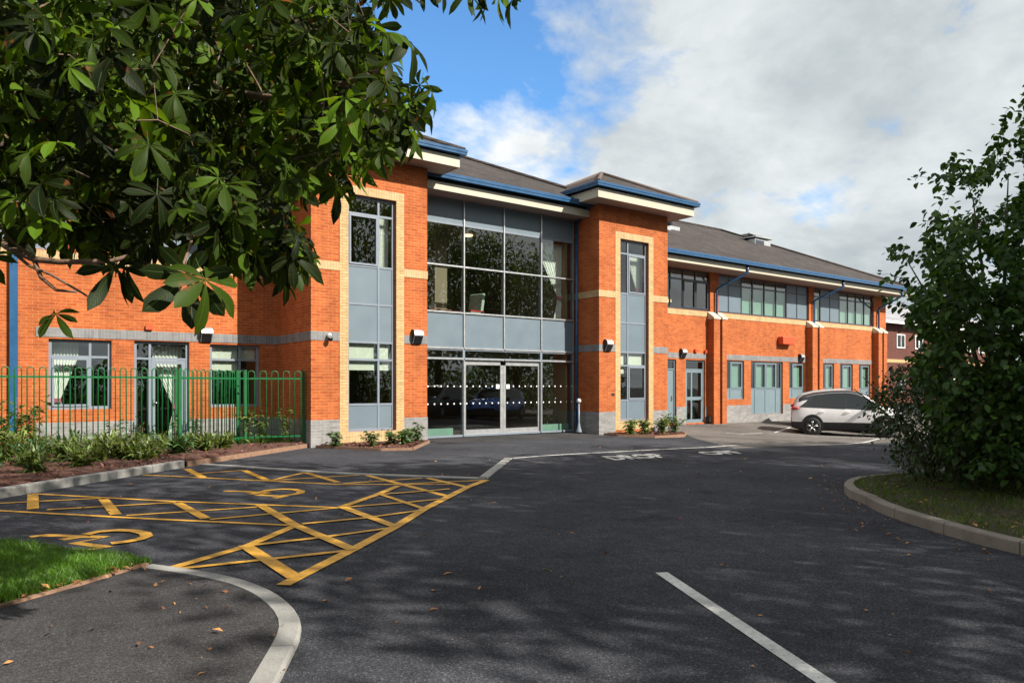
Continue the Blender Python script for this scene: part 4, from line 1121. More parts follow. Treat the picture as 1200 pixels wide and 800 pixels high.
for k, (x, y, h) in enumerate(sorted([(0.95, 15.4, .50), (1.45, 16.1, .42), (1.95, 15.7, .50), (2.4, 16.3, .46), (2.75, 15.9, .38), (3.05, 16.5, .40), (3.6, 16.7, .36), (4.15, 17.1, .36), (4.7, 17.5, .34), (1.1, 16.6, .55), (1.7, 16.9, .5), (0.5, 16.4, .6), (2.3, 16.95, .45), (2.9, 17.0, .42), (0.2, 14.6, .4), (0.85, 14.3, .32), (1.6, 15.0, .34), (2.6, 15.65, .30)], key=lambda s_: project((s_[0], s_[1], .2))[0])):
    shrub('grassy_shrub', f'{ORD[k]} low wispy shrub from the left in the bark bed before the fence', 'shrub', 'wispy low shrubs in the bark bed', x, y, h, .34, 420, 'shrub_leaf' if k % 3 else 'green_leaf', LEAF_N, .17, 14, 1.2)
for k, (x, y, h) in enumerate([(2.5, 17.5, .85), (3.0, 17.7, .8), (3.75, 17.75, .8), (4.3, 18.1, .75)]):
    shrub('twiggy_shrub', f'{ORD[k]} dark twiggy shrub from the left just behind the fence bars', 'shrub', 'dark twiggy shrubs behind the fence', x, y, h, .28, 130, 'green_leaf', LEAF_S, .08, 6)
for k, (x, y, h) in enumerate([(5.45, 18.05, .95), (5.85, 18.12, .85), (6.4, 18.02, .95)]):
    shrub('young_shrub', f'{ORD[k]} sunlit young shrub from the left against the shaded tower side', 'shrub', 'young shrubs by the fence return', x, y + .3, h, .22, 130, 'shrub_leaf', LEAF_S, .12, 4)
for k, (x, y, h, r) in enumerate([(7.3, 17.2, .42, .24), (8.0, 16.6, .40, .25), (8.45, 16.5, .45, .26), (8.85, 16.7, .42, .24), (9.2, 16.9, .45, .25), (9.6, 17.2, .5, .24)]):
    shrub('bedding_plant', f'{ORD[k]} small evergreen plant from the left below the left tower', 'plant', 'small plants below the left tower', x, y, h, r, 170, 'green_leaf', LEAF_S, .11, 8, z0=.06)
for k, (x, y, h, r) in enumerate([(17.4, 17.0, .5, .34), (17.95, 16.9, .48, .3), (18.75, 16.85, .5, .3), (19.55, 17.0, .6, .42)]):
    shrub('bedding_plant', f'{ORD[k]} bright leafy plant from the left below the right tower', 'plant', 'small plants below the right tower', x, y, h, r, 260, 'shrub_leaf' if k != 3 else 'green_leaf', LEAF_S, .13, 9, z0=-.02)

# ================================================================ CARS
def car_proto(label, loc, rz, body, roof):
    t = empty('parked_car', loc, label, 'car', None, rz)
    top = [(-2.10, .62), (-2.09, .96), (-2.02, 1.06), (-1.84, 1.32), (-1.66, 1.43), (-1.2, 1.53), (-.6, 1.59), (0, 1.61), (.35, 1.56), (.75, 1.40), (1.05, 1.20), (1.28, 1.05), (1.6, .98), (1.9, .88), (2.05, .76), (2.11, .60)]
    tx, tz = [p[0] for p in top], [p[1] for p in top]
    zt = lambda x: float(np.interp(x, tx, tz))
    belt = lambda x: .93 - .045 * (x + .2) * .9 if x < 1.2 else .87
    hw = lambda x: .885 - .10 * max(0, (abs(x) - 1.45) / .65) ** 2.2
    def side(x, z):
        b, w = belt(x), hw(x)
        if z < .30: return w * (.93 + .06 * (z - .2) / .1)
        if z <= b: return w * (.99 + .01 * math.sin((z - .3) / (b - .3) * math.pi)) - .03 * max(0, (z - .72) / .2)
        return w * .985 - .03 - .30 * (z - b)
    xs = np.concatenate([np.linspace(-2.10, -1.5, 12), np.linspace(-1.4, 1.1, 22), np.linspace(1.18, 2.11, 14)])
    mb = MB(); rows = []
    for x in xs:
        zb = .20 + .10 * max(0, (abs(x) - 1.75) / .35); h = zt(x); b = min(belt(x), h - .08)
        zl = [zb, zb + .10, .50, .62, .74, b]; up = h - .055
        for q in (.3, .65, 1.0): zl.append(b + max(.004, up - b) * q)
        sec = [(0, zb), (side(x, zb) * .9, zb)] + [(side(x, max(z, zb)), max(z, zb)) for z in zl] + [(side(x, up) * .90, h - .018), (side(x, up) * .5, h), (0, h + .006)]
        rows.append(sec)
    m = len(rows[0])
    for s in (1, -1):
        base = len(mb.v)
        for x, sec in zip(xs, rows): mb.v += [(float(x), s * y, z) for y, z in sec]
        for i in range(len(xs) - 1):
            for j in range(m - 1):
                a = base + i * m + j; q = [a, a + m, a + m + 1, a + 1]
                mb.cur = 1 if (j <= 3) else (2 if j >= 9 and xs[i] < .42 and rows[i][-1][1] > 1.3 else 0)
                mb.face(q if s < 0 else q[::-1], True)
        for i in (0, len(xs) - 1):
            mb.cur = 1; mb.face([base + i * m + j for j in range(m)])
    mb.build('body', [body, 'black_plastic', roof], t)
    # side glass in three lights, windscreen, rear screen
    for s in (1, -1):
        V, F = [], []                                           # black pillar trim behind the side glass
        for k in range(25):
            x = -1.80 + 2.82 * k / 24; lo = belt(x) + .022; hi = max(lo + .01, zt(x) - .07)
            if x < -1.3: hi = lo + (hi - lo) * max(.03, (x + 1.82) / .52)
            for j in range(4): z = lo + (hi - lo) * j / 3; V.append((x, s * (side(x, z) + .003), z))
        for k in range(24):
            for j in range(3): a = k * 4 + j; f = (a, a + 4, a + 5, a + 1); F.append(f if s < 0 else f[::-1])
        np_obj('pillar_trim', V, F, 'car_black', None, t)
        for x0, x1 in ((-1.52, -.97), (-.93, -.08), (-.03, .96)):
            V, F = [], []; n = 8
            for k in range(n + 1):
                x = x0 + (x1 - x0) * k / n; lo = belt(x) + .04; hi = max(lo + .01, zt(x) - .085)
                if x < -1.2: hi = lo + (hi - lo) * max(.05, (x + 1.56) / .36)
                for j in range(4):
                    z = lo + (hi - lo) * j / 3; V.append((x, s * (side(x, z) + .006), z))
            for k in range(n):
                for j in range(3):
                    a = k * 4 + j; f = (a, a + 4, a + 5, a + 1); F.append(f if s < 0 else f[::-1])
            np_obj('side_window', V, F, 'car_glass', None, t)
    for nm, x0, x1 in (('windscreen', .47, 1.24), ('rear_window', -2.0, -1.66)):
        V, F = [], []
        for k in range(9):
            x = x0 + (x1 - x0) * k / 8; h = zt(x); w = side(x, h - .055)
            for j in range(9):
                u = -1 + 2 * j / 8; zz = h + .006 * (1 - abs(u)) if abs(u) <= .5 else (h - .018 * (abs(u) - .5) / .4 if abs(u) <= .9 else h - .018)
                V.append((x, u * w * .88, zz + .007))
        for k in range(8):
            for j in range(8):
                a = k * 9 + j; F.append((a, a + 9, a + 10, a + 1))
        np_obj(nm, V, F, 'car_glass', None, t)
    for s in (1, -1):
        mb = MB(); mb.tube([(x, s * (side(x, zt(x) - .085) + .006), zt(x) - .085) for x in np.linspace(-1.62, .5, 16)] + [(x, s * (side(x, zt(x) - .08) + .004), zt(x) - .08) for x in (.75, 1.0, 1.2)], .012, 6); mb.build('window_trim', 'silver', t)
        mb = MB(); mb.box(-.06, 0, 0, .001, 0, .001); mb = MB()
        y = s * (side(.78, 1.0)); mb.lathe([(.001, -.10), (.07, -.09), (.085, 0), (.07, .09), (.001, .10)], 12, 'y'); mb.v = [(a * .8 + .78, b * .95 + y + s * .12, c + 1.02) for a, b, c in mb.v]; mb.build('door_mirror', 'black_plastic', t)
        for x in (-.95, .0):
            mb = MB(); yy = s * (side(x, .84) + .012); mb.tube([(x - .09, yy - s * .012, .86), (x - .07, yy + s * .012, .86), (x + .07, yy + s * .012, .86), (x + .09, yy - s * .012, .86)], .014, 6); mb.build('door_handle', body, t)
        mb = MB(); mb.tube([(-2.09, s * .70, .95), (-2.05, s * .80, .96), (-1.92, s * .862, .975), (-1.78, s * .866, .97)], [.05, .06, .045, .02], 8); mb.build('tail_light', 'tail_red', t)
        mb = MB(); mb.tube([(2.06, s * .55, .72), (2.0, s * .70, .76), (1.82, s * .82, .80)], [.05, .06, .035], 8); mb.build('headlight', 'car_glass', t)
        for x in (-1.30, 1.30):
            w = hw(x); mb = MB()
            for k in range(28):
                a0, a1 = math.pi * k / 28 - .12, math.pi * (k + 1) / 28 - .12
                if k == 27: a1 = math.pi + .12
                r0, r1 = .37, .44; yy = s * (w + .012)
                P_ = lambda r, a: (x + r * math.cos(a), yy, .325 + r * math.sin(a))
                f = [P_(r0, a0), P_(r1, a0), P_(r1, a1), P_(r0, a1)]; mb.quad(*(f if s < 0 else f[::-1]))
            mb.build('wheel_arch', 'black_plastic', t)
            mb = MB(); n = 28; i0 = len(mb.v); mb.v += [(x + .375 * math.cos(2 * math.pi * k / n), s * (w + .008), .325 + .375 * math.sin(2 * math.pi * k / n)) for k in range(n)]
            mb.face(range(n) if s < 0 else reversed(range(n))); mb.build('wheel_housing', 'black_plastic', t)
            mb = MB(); mb.lathe([(.205, -.10), (.30, -.11), (.325, -.08), (.33, 0), (.325, .08), (.30, .11), (.205, .10)], 32, 'y'); mb.v = [(a + x, b + s * (w - .07), c + .33) for a, b, c in mb.v]; wh = mb.build('wheel', 'rubber', t)
            mb = MB(); mb.lathe([(.215, .085), (.205, .10), (.19, .085), (.18, .04), (.001, .03)], 32, 'y'); mb.cur = 1
            for k in range(5):
                a = 2 * math.pi * k / 5 + .3
                for da in (-.14, .14):
                    c0, s0 = math.cos(a + da * .4), math.sin(a + da * .4); c1, s1 = math.cos(a + da), math.sin(a + da)
                    mb.tube([(.03 * c0, .075, .03 * s0), (.115 * c0, .085, .115 * s0), (.20 * c1, .09, .20 * s1)], [.022, .018, .02], 6)
            mb.v = [(a + x, s * (b + w - .07), c + .33) for a, b, c in mb.v]
            mb.build('rim', ['black_plastic', 'alloy'], wh)
    mb = MB(); mb.box(-2.125, -2.105, -.26, .26, .60, .71); mb.build('number_plate', 'white_paint', t)
    return t
def on_ground(x, y): return (x, y, gz(x, y) - .005)
cw = car_proto('white compact crossover with a black roof parked beside the right wing', on_ground(28.0, 15.5), R(-60), 'car_white', 'car_black'); cw.scale = (0.96, 1.06, 1.12)
def recolour(o, label, loc, rz, col, roof):
    c = copy_tree(o); c.location = loc; c.rotation_euler = (0, 0, rz); c['label'] = label
    for ch in c.children:
        if ch.name.startswith(('body', 'door_handle')):
            ch.data = ch.data.copy(); ch.data.materials[0] = M[col]
            if len(ch.data.materials) > 2: ch.data.materials[2] = M[roof]
    return c
recolour(cw, 'silver car mostly hidden by the bush beyond the white car', on_ground(30.6, 17.2), R(-60), 'car_silver', 'car_silver')
recolour(cw, 'blue car mirrored in the entrance doors, parked across the road', on_ground(23.2, 5.2), R(150), 'car_blue', 'car_blue')
recolour(cw, 'dark navy car mirrored in the left pane of the entrance', on_ground(20.3, 3.7), R(150), 'car_navy', 'car_navy')

# ================================================================ FAR BUILDING
FB = empty('brick_building', (66.0, 34.0, -.5), 'dark red brick building with a grey ribbed roof behind the bush', 'building', site=True)
mb = MB(); mb.box(46, 92, 32, 46, -1.2, 7.1); mb.build('wall', 'dark_red_brick', FB)
mb = MB(); mb.quad((45.4, 31.4, 7.1), (92.6, 31.4, 7.1), (92.6, 39, 10.2), (45.4, 39, 10.2)); mb.quad((92.6, 46.6, 7.1), (45.4, 46.6, 7.1), (45.4, 39, 10.2), (92.6, 39, 10.2)); mb.tri((45.4, 46.6, 7.1), (45.4, 31.4, 7.1), (45.4, 39, 10.2)); mb.tri((92.6, 31.4, 7.1), (92.6, 46.6, 7.1), (92.6, 39, 10.2)); mb.build('roof', 'grey_tile', FB)
mb = MB(); mb.box(45.3, 92.7, 31.25, 31.4, 6.95, 7.15); mb.build('gutter', 'white_paint', FB)
for x in np.arange(49, 91, 3.4):
    for z0 in (1.0, 4.9):
        mb = MB(); w, h = 1.5, 1.25
        for b in ((x, x + .1, z0, z0 + h), (x + w - .1, x + w, z0, z0 + h), (x + .1, x + w - .1, z0, z0 + .1), (x + .1, x + w - .1, z0 + h - .1, z0 + h), (x + w / 2 - .04, x + w / 2 + .04, z0 + .1, z0 + h - .1)): mb.box(b[0], b[1], 31.93, 31.998, b[2], b[3])
        wo = mb.build('window', 'white_paint', FB)
        mb = MB(); mb.quad((x + .1, 31.97, z0 + .1), (x + w - .1, 31.97, z0 + .1), (x + w - .1, 31.97, z0 + h - .1), (x + .1, 31.97, z0 + h - .1)); mb.build('pane', 'car_glass', wo)
mb = MB(); mb.box(46, 92, 31.96, 31.999, 3.6, 3.9); mb.build('brick_band', 'cream_brick', FB)
for x in (52.5, 61.0, 70.0): 
    mb = MB(); mb.tube([(x, 31.9, -1), (x, 31.9, 7)], .06, 8); mb.build('downpipe', 'white_paint', FB)

# ================================================================ TREES
def grow(rng, seeds, ends, kink=.10, sag=.0):
    """branches: every tip is joined to the nearest wood already there; returns list of (points, radii)"""
    nodes = [(Vector(p), r) for pts, rr in seeds for p, r in zip(pts, rr)]
    P = np.array([tuple(n_[0]) for n_ in nodes]); Rr = [n_[1] for n_ in nodes]; out = []
    root = P[0]
    order = sorted(range(len(ends)), key=lambda i: np.min(np.linalg.norm(P - np.array(ends[i]), axis=1)))
    for i in order:
        e = np.array(ends[i]); dd = np.linalg.norm(P - e, axis=1); 
        k = int(np.argmin(dd + .35 * np.abs(np.linalg.norm(P - root, axis=1) - .8 * np.linalg.norm(e - root)) * (dd > .3)))
        a = P[k]; L = np.linalg.norm(e - a)
        if L < .04: continue
        n = max(2, min(6, int(L / .22) + 1)); pts = []
        bend = rng.normal(0, kink, 3) * L; bend[2] += .10 * L
        for j in range(n + 1):
            t = j / n; pts.append(a + (e - a) * t + bend * math.sin(math.pi * t))
        r0 = min(Rr[k] * .75, .005 + .011 * L); r1 = max(.0028, r0 * .35)
        rad = [r0 + (r1 - r0) * j / n for j in range(n + 1)]
        out.append((pts, rad)); P = np.vstack([P, np.array(pts[1:])]); Rr += rad[1:]
    return out

def chestnut_template(rng, count):
    V, F, U = [], [], [(0, 0, 0)] * 4
    V += [(-.45, -.005, -.02), (-.45, .005, -.02), (0, .007, 0), (0, -.007, 0)]; F.append((0, 1, 2, 3))
    angs = {5: (-105, -52, 0, 52, 105), 6: (-125, -78, -28, 25, 74, 120), 7: (-138, -92, -45, 0, 45, 92, 138)}[count]
    for a in angs:
        a = math.radians(a + rng.normal(0, 5)); ln = (1.0 - .42 * (abs(a) / 2.4) ** 1.3) * (1 + rng.normal(0, .06)); wd = .36 * ln * (1 + rng.normal(0, .08))
        dr = .10 + .75 * rng.random(); tw = rng.normal(0, .5); base = len(V)
        prof = [(0, .03), (.16, .22), (.36, .55), (.56, .90), (.72, 1.0), (.84, .80), (.93, .40), (1.0, .03)]
        for t, p in prof:
            x = ln * t; hw = wd * p * .5; z = -dr * t * t * ln
            for q, zz in ((-1, .16 + tw * .3), (0, 0), (1, .16 - tw * .3)):
                yy = q * hw * (1 + (.08 * math.sin(40 * t) if q else 0))
                px, py, pz = x, yy, z + abs(q) * hw * zz * 2
                U.append((t, q, 0)); V.append((px * math.cos(a) - py * math.sin(a), px * math.sin(a) + py * math.cos(a), pz))
        for k in range(len(prof) - 1):
            b = base + 3 * k; F += [(b, b + 3, b + 4, b + 1), (b + 1, b + 4, b + 5, b + 2)]
    return np.array(V, float), np.array(F), np.array(U, float)

def in_frame(p, m=12):
    q = project(p)
    return q is not None and -m < q[0] < 1200 + m and -m < q[1] < 800 + m

rngC = np.random.default_rng(21)
CT = [chestnut_template(rngC, c) for c in (5, 6, 7, 7, 6, 7, 5, 7, 6, 5, 7, 6)]
CROWN = [(-80, -80), (452, -80), (425, -20), (432, 22), (436, 62), (455, 84), (475, 112), (478, 140), (455, 160), (428, 180), (400, 196), (378, 208), (352, 212), (340, 240), (335, 272), (338, 296), (315, 300), (295, 282), (255, 270), (220, 274), (170, 268), (142, 285), (130, 310), (104, 312), (84, 288), (40, 270), (-80, 270)]
tips, rad_ = [], []
while len(tips) < 860:
    px, py = rngC.uniform(-70, 505), rngC.uniform(-70, 335)
    if not inside(CROWN, px, py): continue
    if px < 330 and py > 205 and rngC.random() > .5: continue
    d = 2.5 + 4.6 * rngC.random() ** .8
    if py > 230: d = 2.4 + 2.4 * rngC.random()
    p = ray(px, py, d)
    if p.z > 1.6: tips.append(tuple(p))
n_in = len(tips)
while len(tips) < n_in + 560:
    p = Vector((-2.6, 3.2, 6.4)) + Vector(rngC.normal(0, 1, 3)).normalized() * (rngC.random() ** .4)  * 1.0
    o = p - Vector((-2.6, 3.2, 6.4)); p = Vector((-2.6 + o.x * 4.8, 3.2 + o.y * 5.2, 6.2 + o.z * 4.2))
    if p.z < 2.2 or in_frame(p, 60): continue
    tips.append(tuple(p))
CH = empty('chestnut_tree', (-2.7, 3.2, 0.05), 'horse chestnut whose branches hang into the left of the picture', 'tree', site=True)
trunk = ([(-2.7, 3.2, -.1), (-2.68, 3.2, 1.2), (-2.6, 3.25, 2.6), (-2.5, 3.3, 4.0), (-2.5, 3.3, 5.6), (-2.45, 3.3, 7.4), (-2.5, 3.2, 9.2)], [.34, .27, .24, .21, .17, .11, .04])
def limb(*pts): return ([Vector(p) for p in pts], [max(.012, .085 * (1 - i / (len(pts) - .6))) for i in range(len(pts))])
limbs = [limb((-2.6, 3.25, 2.7), (-2.0, 3.5, 3.2), (-1.3, 3.7, 3.45), (-.5, 3.85, 3.4), (.2, 3.9, 3.2)),
         limb((-2.5, 3.3, 3.8), (-1.7, 3.9, 4.5), (-.7, 4.5, 4.8), (.4, 5.0, 4.7), (1.3, 5.3, 4.5)),
         limb((-2.5, 3.3, 3.2), (-1.9, 2.9, 3.2), (-1.0, 2.6, 3.1), (-.1, 2.4, 2.9), (.6, 2.4, 2.75)),
         limb((-2.5, 3.3, 5.2), (-1.6, 4.3, 6.0), (-.4, 5.2, 6.2), (.9, 5.8, 6.0)),
         limb((-2.5, 3.3, 4.6), (-3.6, 3.6, 5.5), (-4.8, 3.8, 6.0)), limb((-2.5, 3.3, 4.9), (-2.6, 1.8, 5.9), (-2.6, .4, 6.3)), limb((-2.5, 3.3, 4.2), (-2.6, 4.8, 4.9), (-2.4, 6.4, 5.2)),
         limb((-2.5, 3.3, 3.0), (-1.9, 3.3, 2.75), (-1.1, 3.4, 2.55), (-.3, 3.5, 2.55), (.15, 3.55, 2.50))]
# bare pale boughs that read in front of the leaves
def bough(pts, r0, r1): n = len(pts); return ([ray(*p) for p in pts], [r0 + (r1 - r0) * i / (n - 1) for i in range(n)])
boughs = [bough([(230, 88, 4.2), (268, 108, 3.9), (310, 114, 3.6), (352, 118, 3.4), (385, 104, 3.3), (420, 92, 3.2), (446, 82, 3.2), (452, 74, 3.2)], .022, .010),
          bough([(352, 118, 3.4), (375, 122, 3.35), (410, 140, 3.3), (440, 136, 3.25), (478, 118, 3.2), (490, 108, 3.2)], .007, .004),
          bough([(150, 190, 3.6), (175, 212, 3.4), (200, 232, 3.2), (225, 250, 3.1), (250, 266, 3.0), (280, 272, 3.0), (310, 266, 3.0)], .014, .006),
          bough([(-30, 262, 2.9), (10, 290, 2.8), (40, 304, 2.75), (70, 307, 2.7), (130, 306, 2.7), (150, 300, 2.7)], .016, .007),
          bough([(10, 291, 2.8), (35, 312, 2.75), (60, 322, 2.7), (96, 343, 2.65), (112, 353, 2.65)], .007, .003),
          bough([(40, 305, 2.75), (48, 325, 2.72), (66, 340, 2.7), (90, 342, 2.68)], .009, .004),
          bough([(225, 262, 2.6), (224, 285, 2.5), (214, 312, 2.45), (196, 335, 2.4), (172, 352, 2.4)], .006, .003),
          bough([(150, 190, 3.6), (120, 160, 3.8), (70, 140, 4.0), (-40, 110, 4.2)], .016, .03),
          bough([(230, 88, 4.2), (170, 60, 4.4), (90, 40, 4.6), (-50, 20, 4.8)], .024, .045)]
wood = grow(rngC, [trunk] + limbs + boughs, tips)
mb = MB(); mb.tube(*trunk, n=12)
for b in limbs: mb.tube(*b, n=8)
mb.build('trunk', 'bark', CH)
mb = MB()
for b in boughs: mb.tube(*b, n=7)
for b in wood: mb.tube(*b, n=5, cap=False)
mb.build('branches', 'twig_bark', CH)
pos, yaw, pit, rol, siz = [], [], [], [], []
def put_leaf(p, y, pi, ro, s): pos.append(p); yaw.append(y); pit.append(pi); rol.append(ro); siz.append(s)
for k, t_ in enumerate(tips):
    for q in range(int(rngC.integers(4, 8))):
        a = rngC.random() * 6.28; s = rngC.uniform(.07, .145)
        off = np.array([math.cos(a), math.sin(a), -.1]) * s * .9 + rngC.normal(0, .05, 3)
        p = np.array(t_) + off
        if k < n_in and p[2] < 1.75: continue
        put_leaf(p, a + rngC.normal(0, .4), .15 + 1.25 * rngC.random(), rngC.normal(0, .5), s)
# the large dark spray that hangs lowest, the tip leaves on the boughs and the sprig along the top edge
def spray(pts, smin, smax, pitch=(.5, 1.2)):
    for px, py, d in pts:
        put_leaf(np.array(tuple(ray(px, py, d))), rngC.random() * 6.28, rngC.uniform(*pitch), rngC.normal(0, .3), rngC.uniform(smin, smax))
spray([(222, 322, 2.25), (240, 328, 2.2), (150, 305, 2.6), (135, 312, 2.6)], .15, .18, (1.1, 1.5))
spray([(342, 282, 3.0), (330, 276, 3.0), (312, 268, 3.0), (300, 270, 3.0), (352, 292, 3.0), (282, 282, 2.9), (250, 282, 2.8), (268, 275, 2.8)], .14, .18, (.7, 1.3))
spray([(478, 130, 3.2), (490, 118, 3.2), (470, 118, 3.2), (462, 150, 3.2), (450, 165, 3.2), (492, 100, 3.2), (482, 158, 3.2), (436, 190, 3.2), (420, 186, 3.2), (440, 30, 3.2), (446, 55, 3.2), (432, 76, 3.2)], .11, .16, (.6, 1.3))
spray([(548, -6, 3.0), (566, -2, 3.0), (586, -6, 3.0), (602, -2, 3.0), (558, -12, 3.0), (515, -14, 3.1), (500, -16, 3.1), (595, -16, 3.0)], .085, .11, (.7, 1.3))
spray([(66, 368, 2.4)], .08, .09, (.6, .9))
V, F, T = scatter(CT, pos, np.array(yaw), np.array(pit), np.array(rol), np.array(siz), rngC, rngC.random(len(pos)) ** 2.0)  # mostly dark tones, a few bright ones standing for sunlit leaves
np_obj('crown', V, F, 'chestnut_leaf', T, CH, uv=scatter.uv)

# ---- the tree and bush on the right hand island
from mathutils import noise as mnoise
rngH = np.random.default_rng(5)
HZ = [(1215, 95), (1196, 108), (1188, 140), (1170, 152), (1166, 175), (1150, 172), (1160, 200), (1140, 205), (1112, 170), (1118, 190), (1110, 215), (1090, 195), (1070, 205), (1078, 225), (1076, 255), (1062, 262), (1066, 285), (1042, 292), (1040, 302), (1062, 308), (1068, 318), (1030, 318), (1050, 338), (1072, 345), (1062, 380), (1078, 400), (1068, 440), (1085, 470), (1092, 520), (1110, 548), (1215, 572)]
tp = []
while len(tp) < 1900:
    px, py = rngH.uniform(1022, 1290), rngH.uniform(70, 575)
    if px < 1212 and not inside(HZ, px, py): continue
    if py < 300 and rngH.random() > .30 + .25 * (py > 220): continue
    if py < 400 and px < 1110 and rngH.random() > .55: continue
    q_ = ray(px, py, 11.0)
    if mnoise.noise(q_ * 1.25) < (-.10 if py < 340 else -.4): continue
    d = rngH.uniform(9.0, 12.6); p = ray(px, py, d)
    if p.z > .3: tp.append(tuple(p))
for px, py, d in [(1172, 158, 10.6), (1178, 140, 10.6), (1185, 125, 10.6), (1070, 205, 10.4), (1086, 208, 10.4), (1100, 214, 10.4), (1112, 190, 10.5), (1120, 178, 10.5), (1042, 294, 10.2), (1050, 296, 10.2), (1060, 300, 10.2), (1028, 350, 10.2), (1034, 322, 10.2), (1045, 322, 10.2), (1058, 326, 10.2)]:
    tp.append(tuple(ray(px, py, d)))
hb = ray(1172, 585, 11.0); hx, hy = hb.x, hb.y
HT = empty('hazel_tree', (hx, hy, .1), 'bushy broadleaved tree rising at the right edge of the picture', 'tree', site=True)
st = []
for a, r, h in ((0, .3, 4.6), (1.3, 1.1, 3.8), (2.4, 1.3, 3.3), (3.3, 1.2, 2.8), (4.2, 1.2, 3.2), (5.2, 1.2, 3.8), (2.9, .6, 4.2)):
    pts = [Vector((hx + .08 * math.cos(a), hy + .08 * math.sin(a), .02))] + [Vector((hx + r * f ** 1.5 * math.cos(a), hy + r * f ** 1.5 * math.sin(a), .1 + h * f)) for f in (.2, .4, .6, .8, 1.0)]
    st.append((pts, [.07, .055, .042, .03, .02, .008]))
wood = grow(rngH, st, tp, .07)
mb = MB()
for b in st: mb.tube(*b, n=8)
mb.build('trunk', 'bark', HT)
mb = MB()
for b in wood: mb.tube(*b, n=5, cap=False)
mb.build('branches', 'bark', HT)
def leaf_on_twigs(rng, wood_, per_m, spread, size, tmpl, mat, parent, last=.75, pitch=(0.0, .9), maxn=14000, keep=None):
    P_, Y_, I_, O_, S2 = [], [], [], [], []
    for pts, rad in wood_:
        pts = [np.array(p) for p in pts]; L = sum(np.linalg.norm(b - a) for a, b in zip(pts, pts[1:])); n = max(3, int(min(L, last) * per_m))
        tot = len(pts) - 1; f0 = max(0, 1 - last / max(L, 1e-3)); d = pts[-1] - pts[0]; base = math.atan2(d[1], d[0])
        for k in range(n):
            f = f0 + (1 - f0) * (k + rng.random()) / n; i = min(tot - 1, int(f * tot)); p = pts[i] + (pts[i + 1] - pts[i]) * (f * tot - i)
            q = p + rng.normal(0, spread, 3)
            if keep and not keep(q): continue
            P_.append(q); Y_.append(base + (1 if k % 2 else -1) * rng.uniform(.4, 1.4)); I_.append(rng.uniform(*pitch)); O_.append(rng.normal(0, .45)); S2.append(size * rng.uniform(.6, 1.25))
    P_, Y_, I_, O_, S2 = map(np.array, (P_, Y_, I_, O_, S2))
    V, F, T = scatter(tmpl, P_, Y_, I_, O_, S2, rng)
    return np_obj('crown', V, F, mat, T, parent), len(P_)
def hz_keep(q):
    r_ = project(q)
    return r_ is None or r_[0] > 1206 or inside(HZ, r_[0] + 5, r_[1]) or inside(HZ, r_[0] + 14, r_[1] - 6)
leaf_on_twigs(rngH, wood, 54, .06, .105, LEAF_H, 'hazel_leaf', HT, .8)
# darker, finer leaved bush in front of it
bb = ray(1092, 568, 11.6); bx, by = bb.x, bb.y
BT = empty('small_leaved_bush', (bx, by, .1), 'dark fine leaved bush drooping over the island beside the white car', 'bush', site=True)
BP = [(1060, 425), (1035, 440), (1015, 470), (1005, 512), (1035, 516), (1050, 545), (1068, 548), (1062, 560), (1085, 572), (1120, 578), (1160, 582), (1200, 585), (1200, 430), (1120, 430)]
tb = []
while len(tb) < 1350:
    px, py = rngH.uniform(1003, 1200), rngH.uniform(425, 585)
    if inside(BP, px, py) and (px > 1045 or rngH.random() < .40):
        p = ray(px, py, rngH.uniform(9.8, 12.8))
        if p.z > .18: tb.append(tuple(p))
sb = []
for a, r, h in ((.4, .9, 1.5), (1.9, 1.0, 1.6), (2.8, 1.5, 1.4), (3.6, 1.3, 1.3), (4.6, 1.0, 1.5), (5.6, .9, 1.6)):
    pts = [Vector((bx, by, .02))] + [Vector((bx + r * f ** 1.3 * math.cos(a), by + r * f ** 1.3 * math.sin(a), .1 + h * f ** .8)) for f in (.3, .6, .8, 1.0)]
    sb.append((pts, [.04, .03, .02, .014, .006]))
wb = grow(rngH, sb, tb, .08)
mb = MB()
for b in sb: mb.tube(*b, n=7)
mb.build('trunk', 'bark', BT)
mb = MB()
for b in wb: mb.tube(*b, n=4, cap=False)
mb.build('branches', 'bark', BT)
leaf_on_twigs(rngH, wb, 46, .06, .080, LEAF_S, 'dark_leaf', BT, .7)

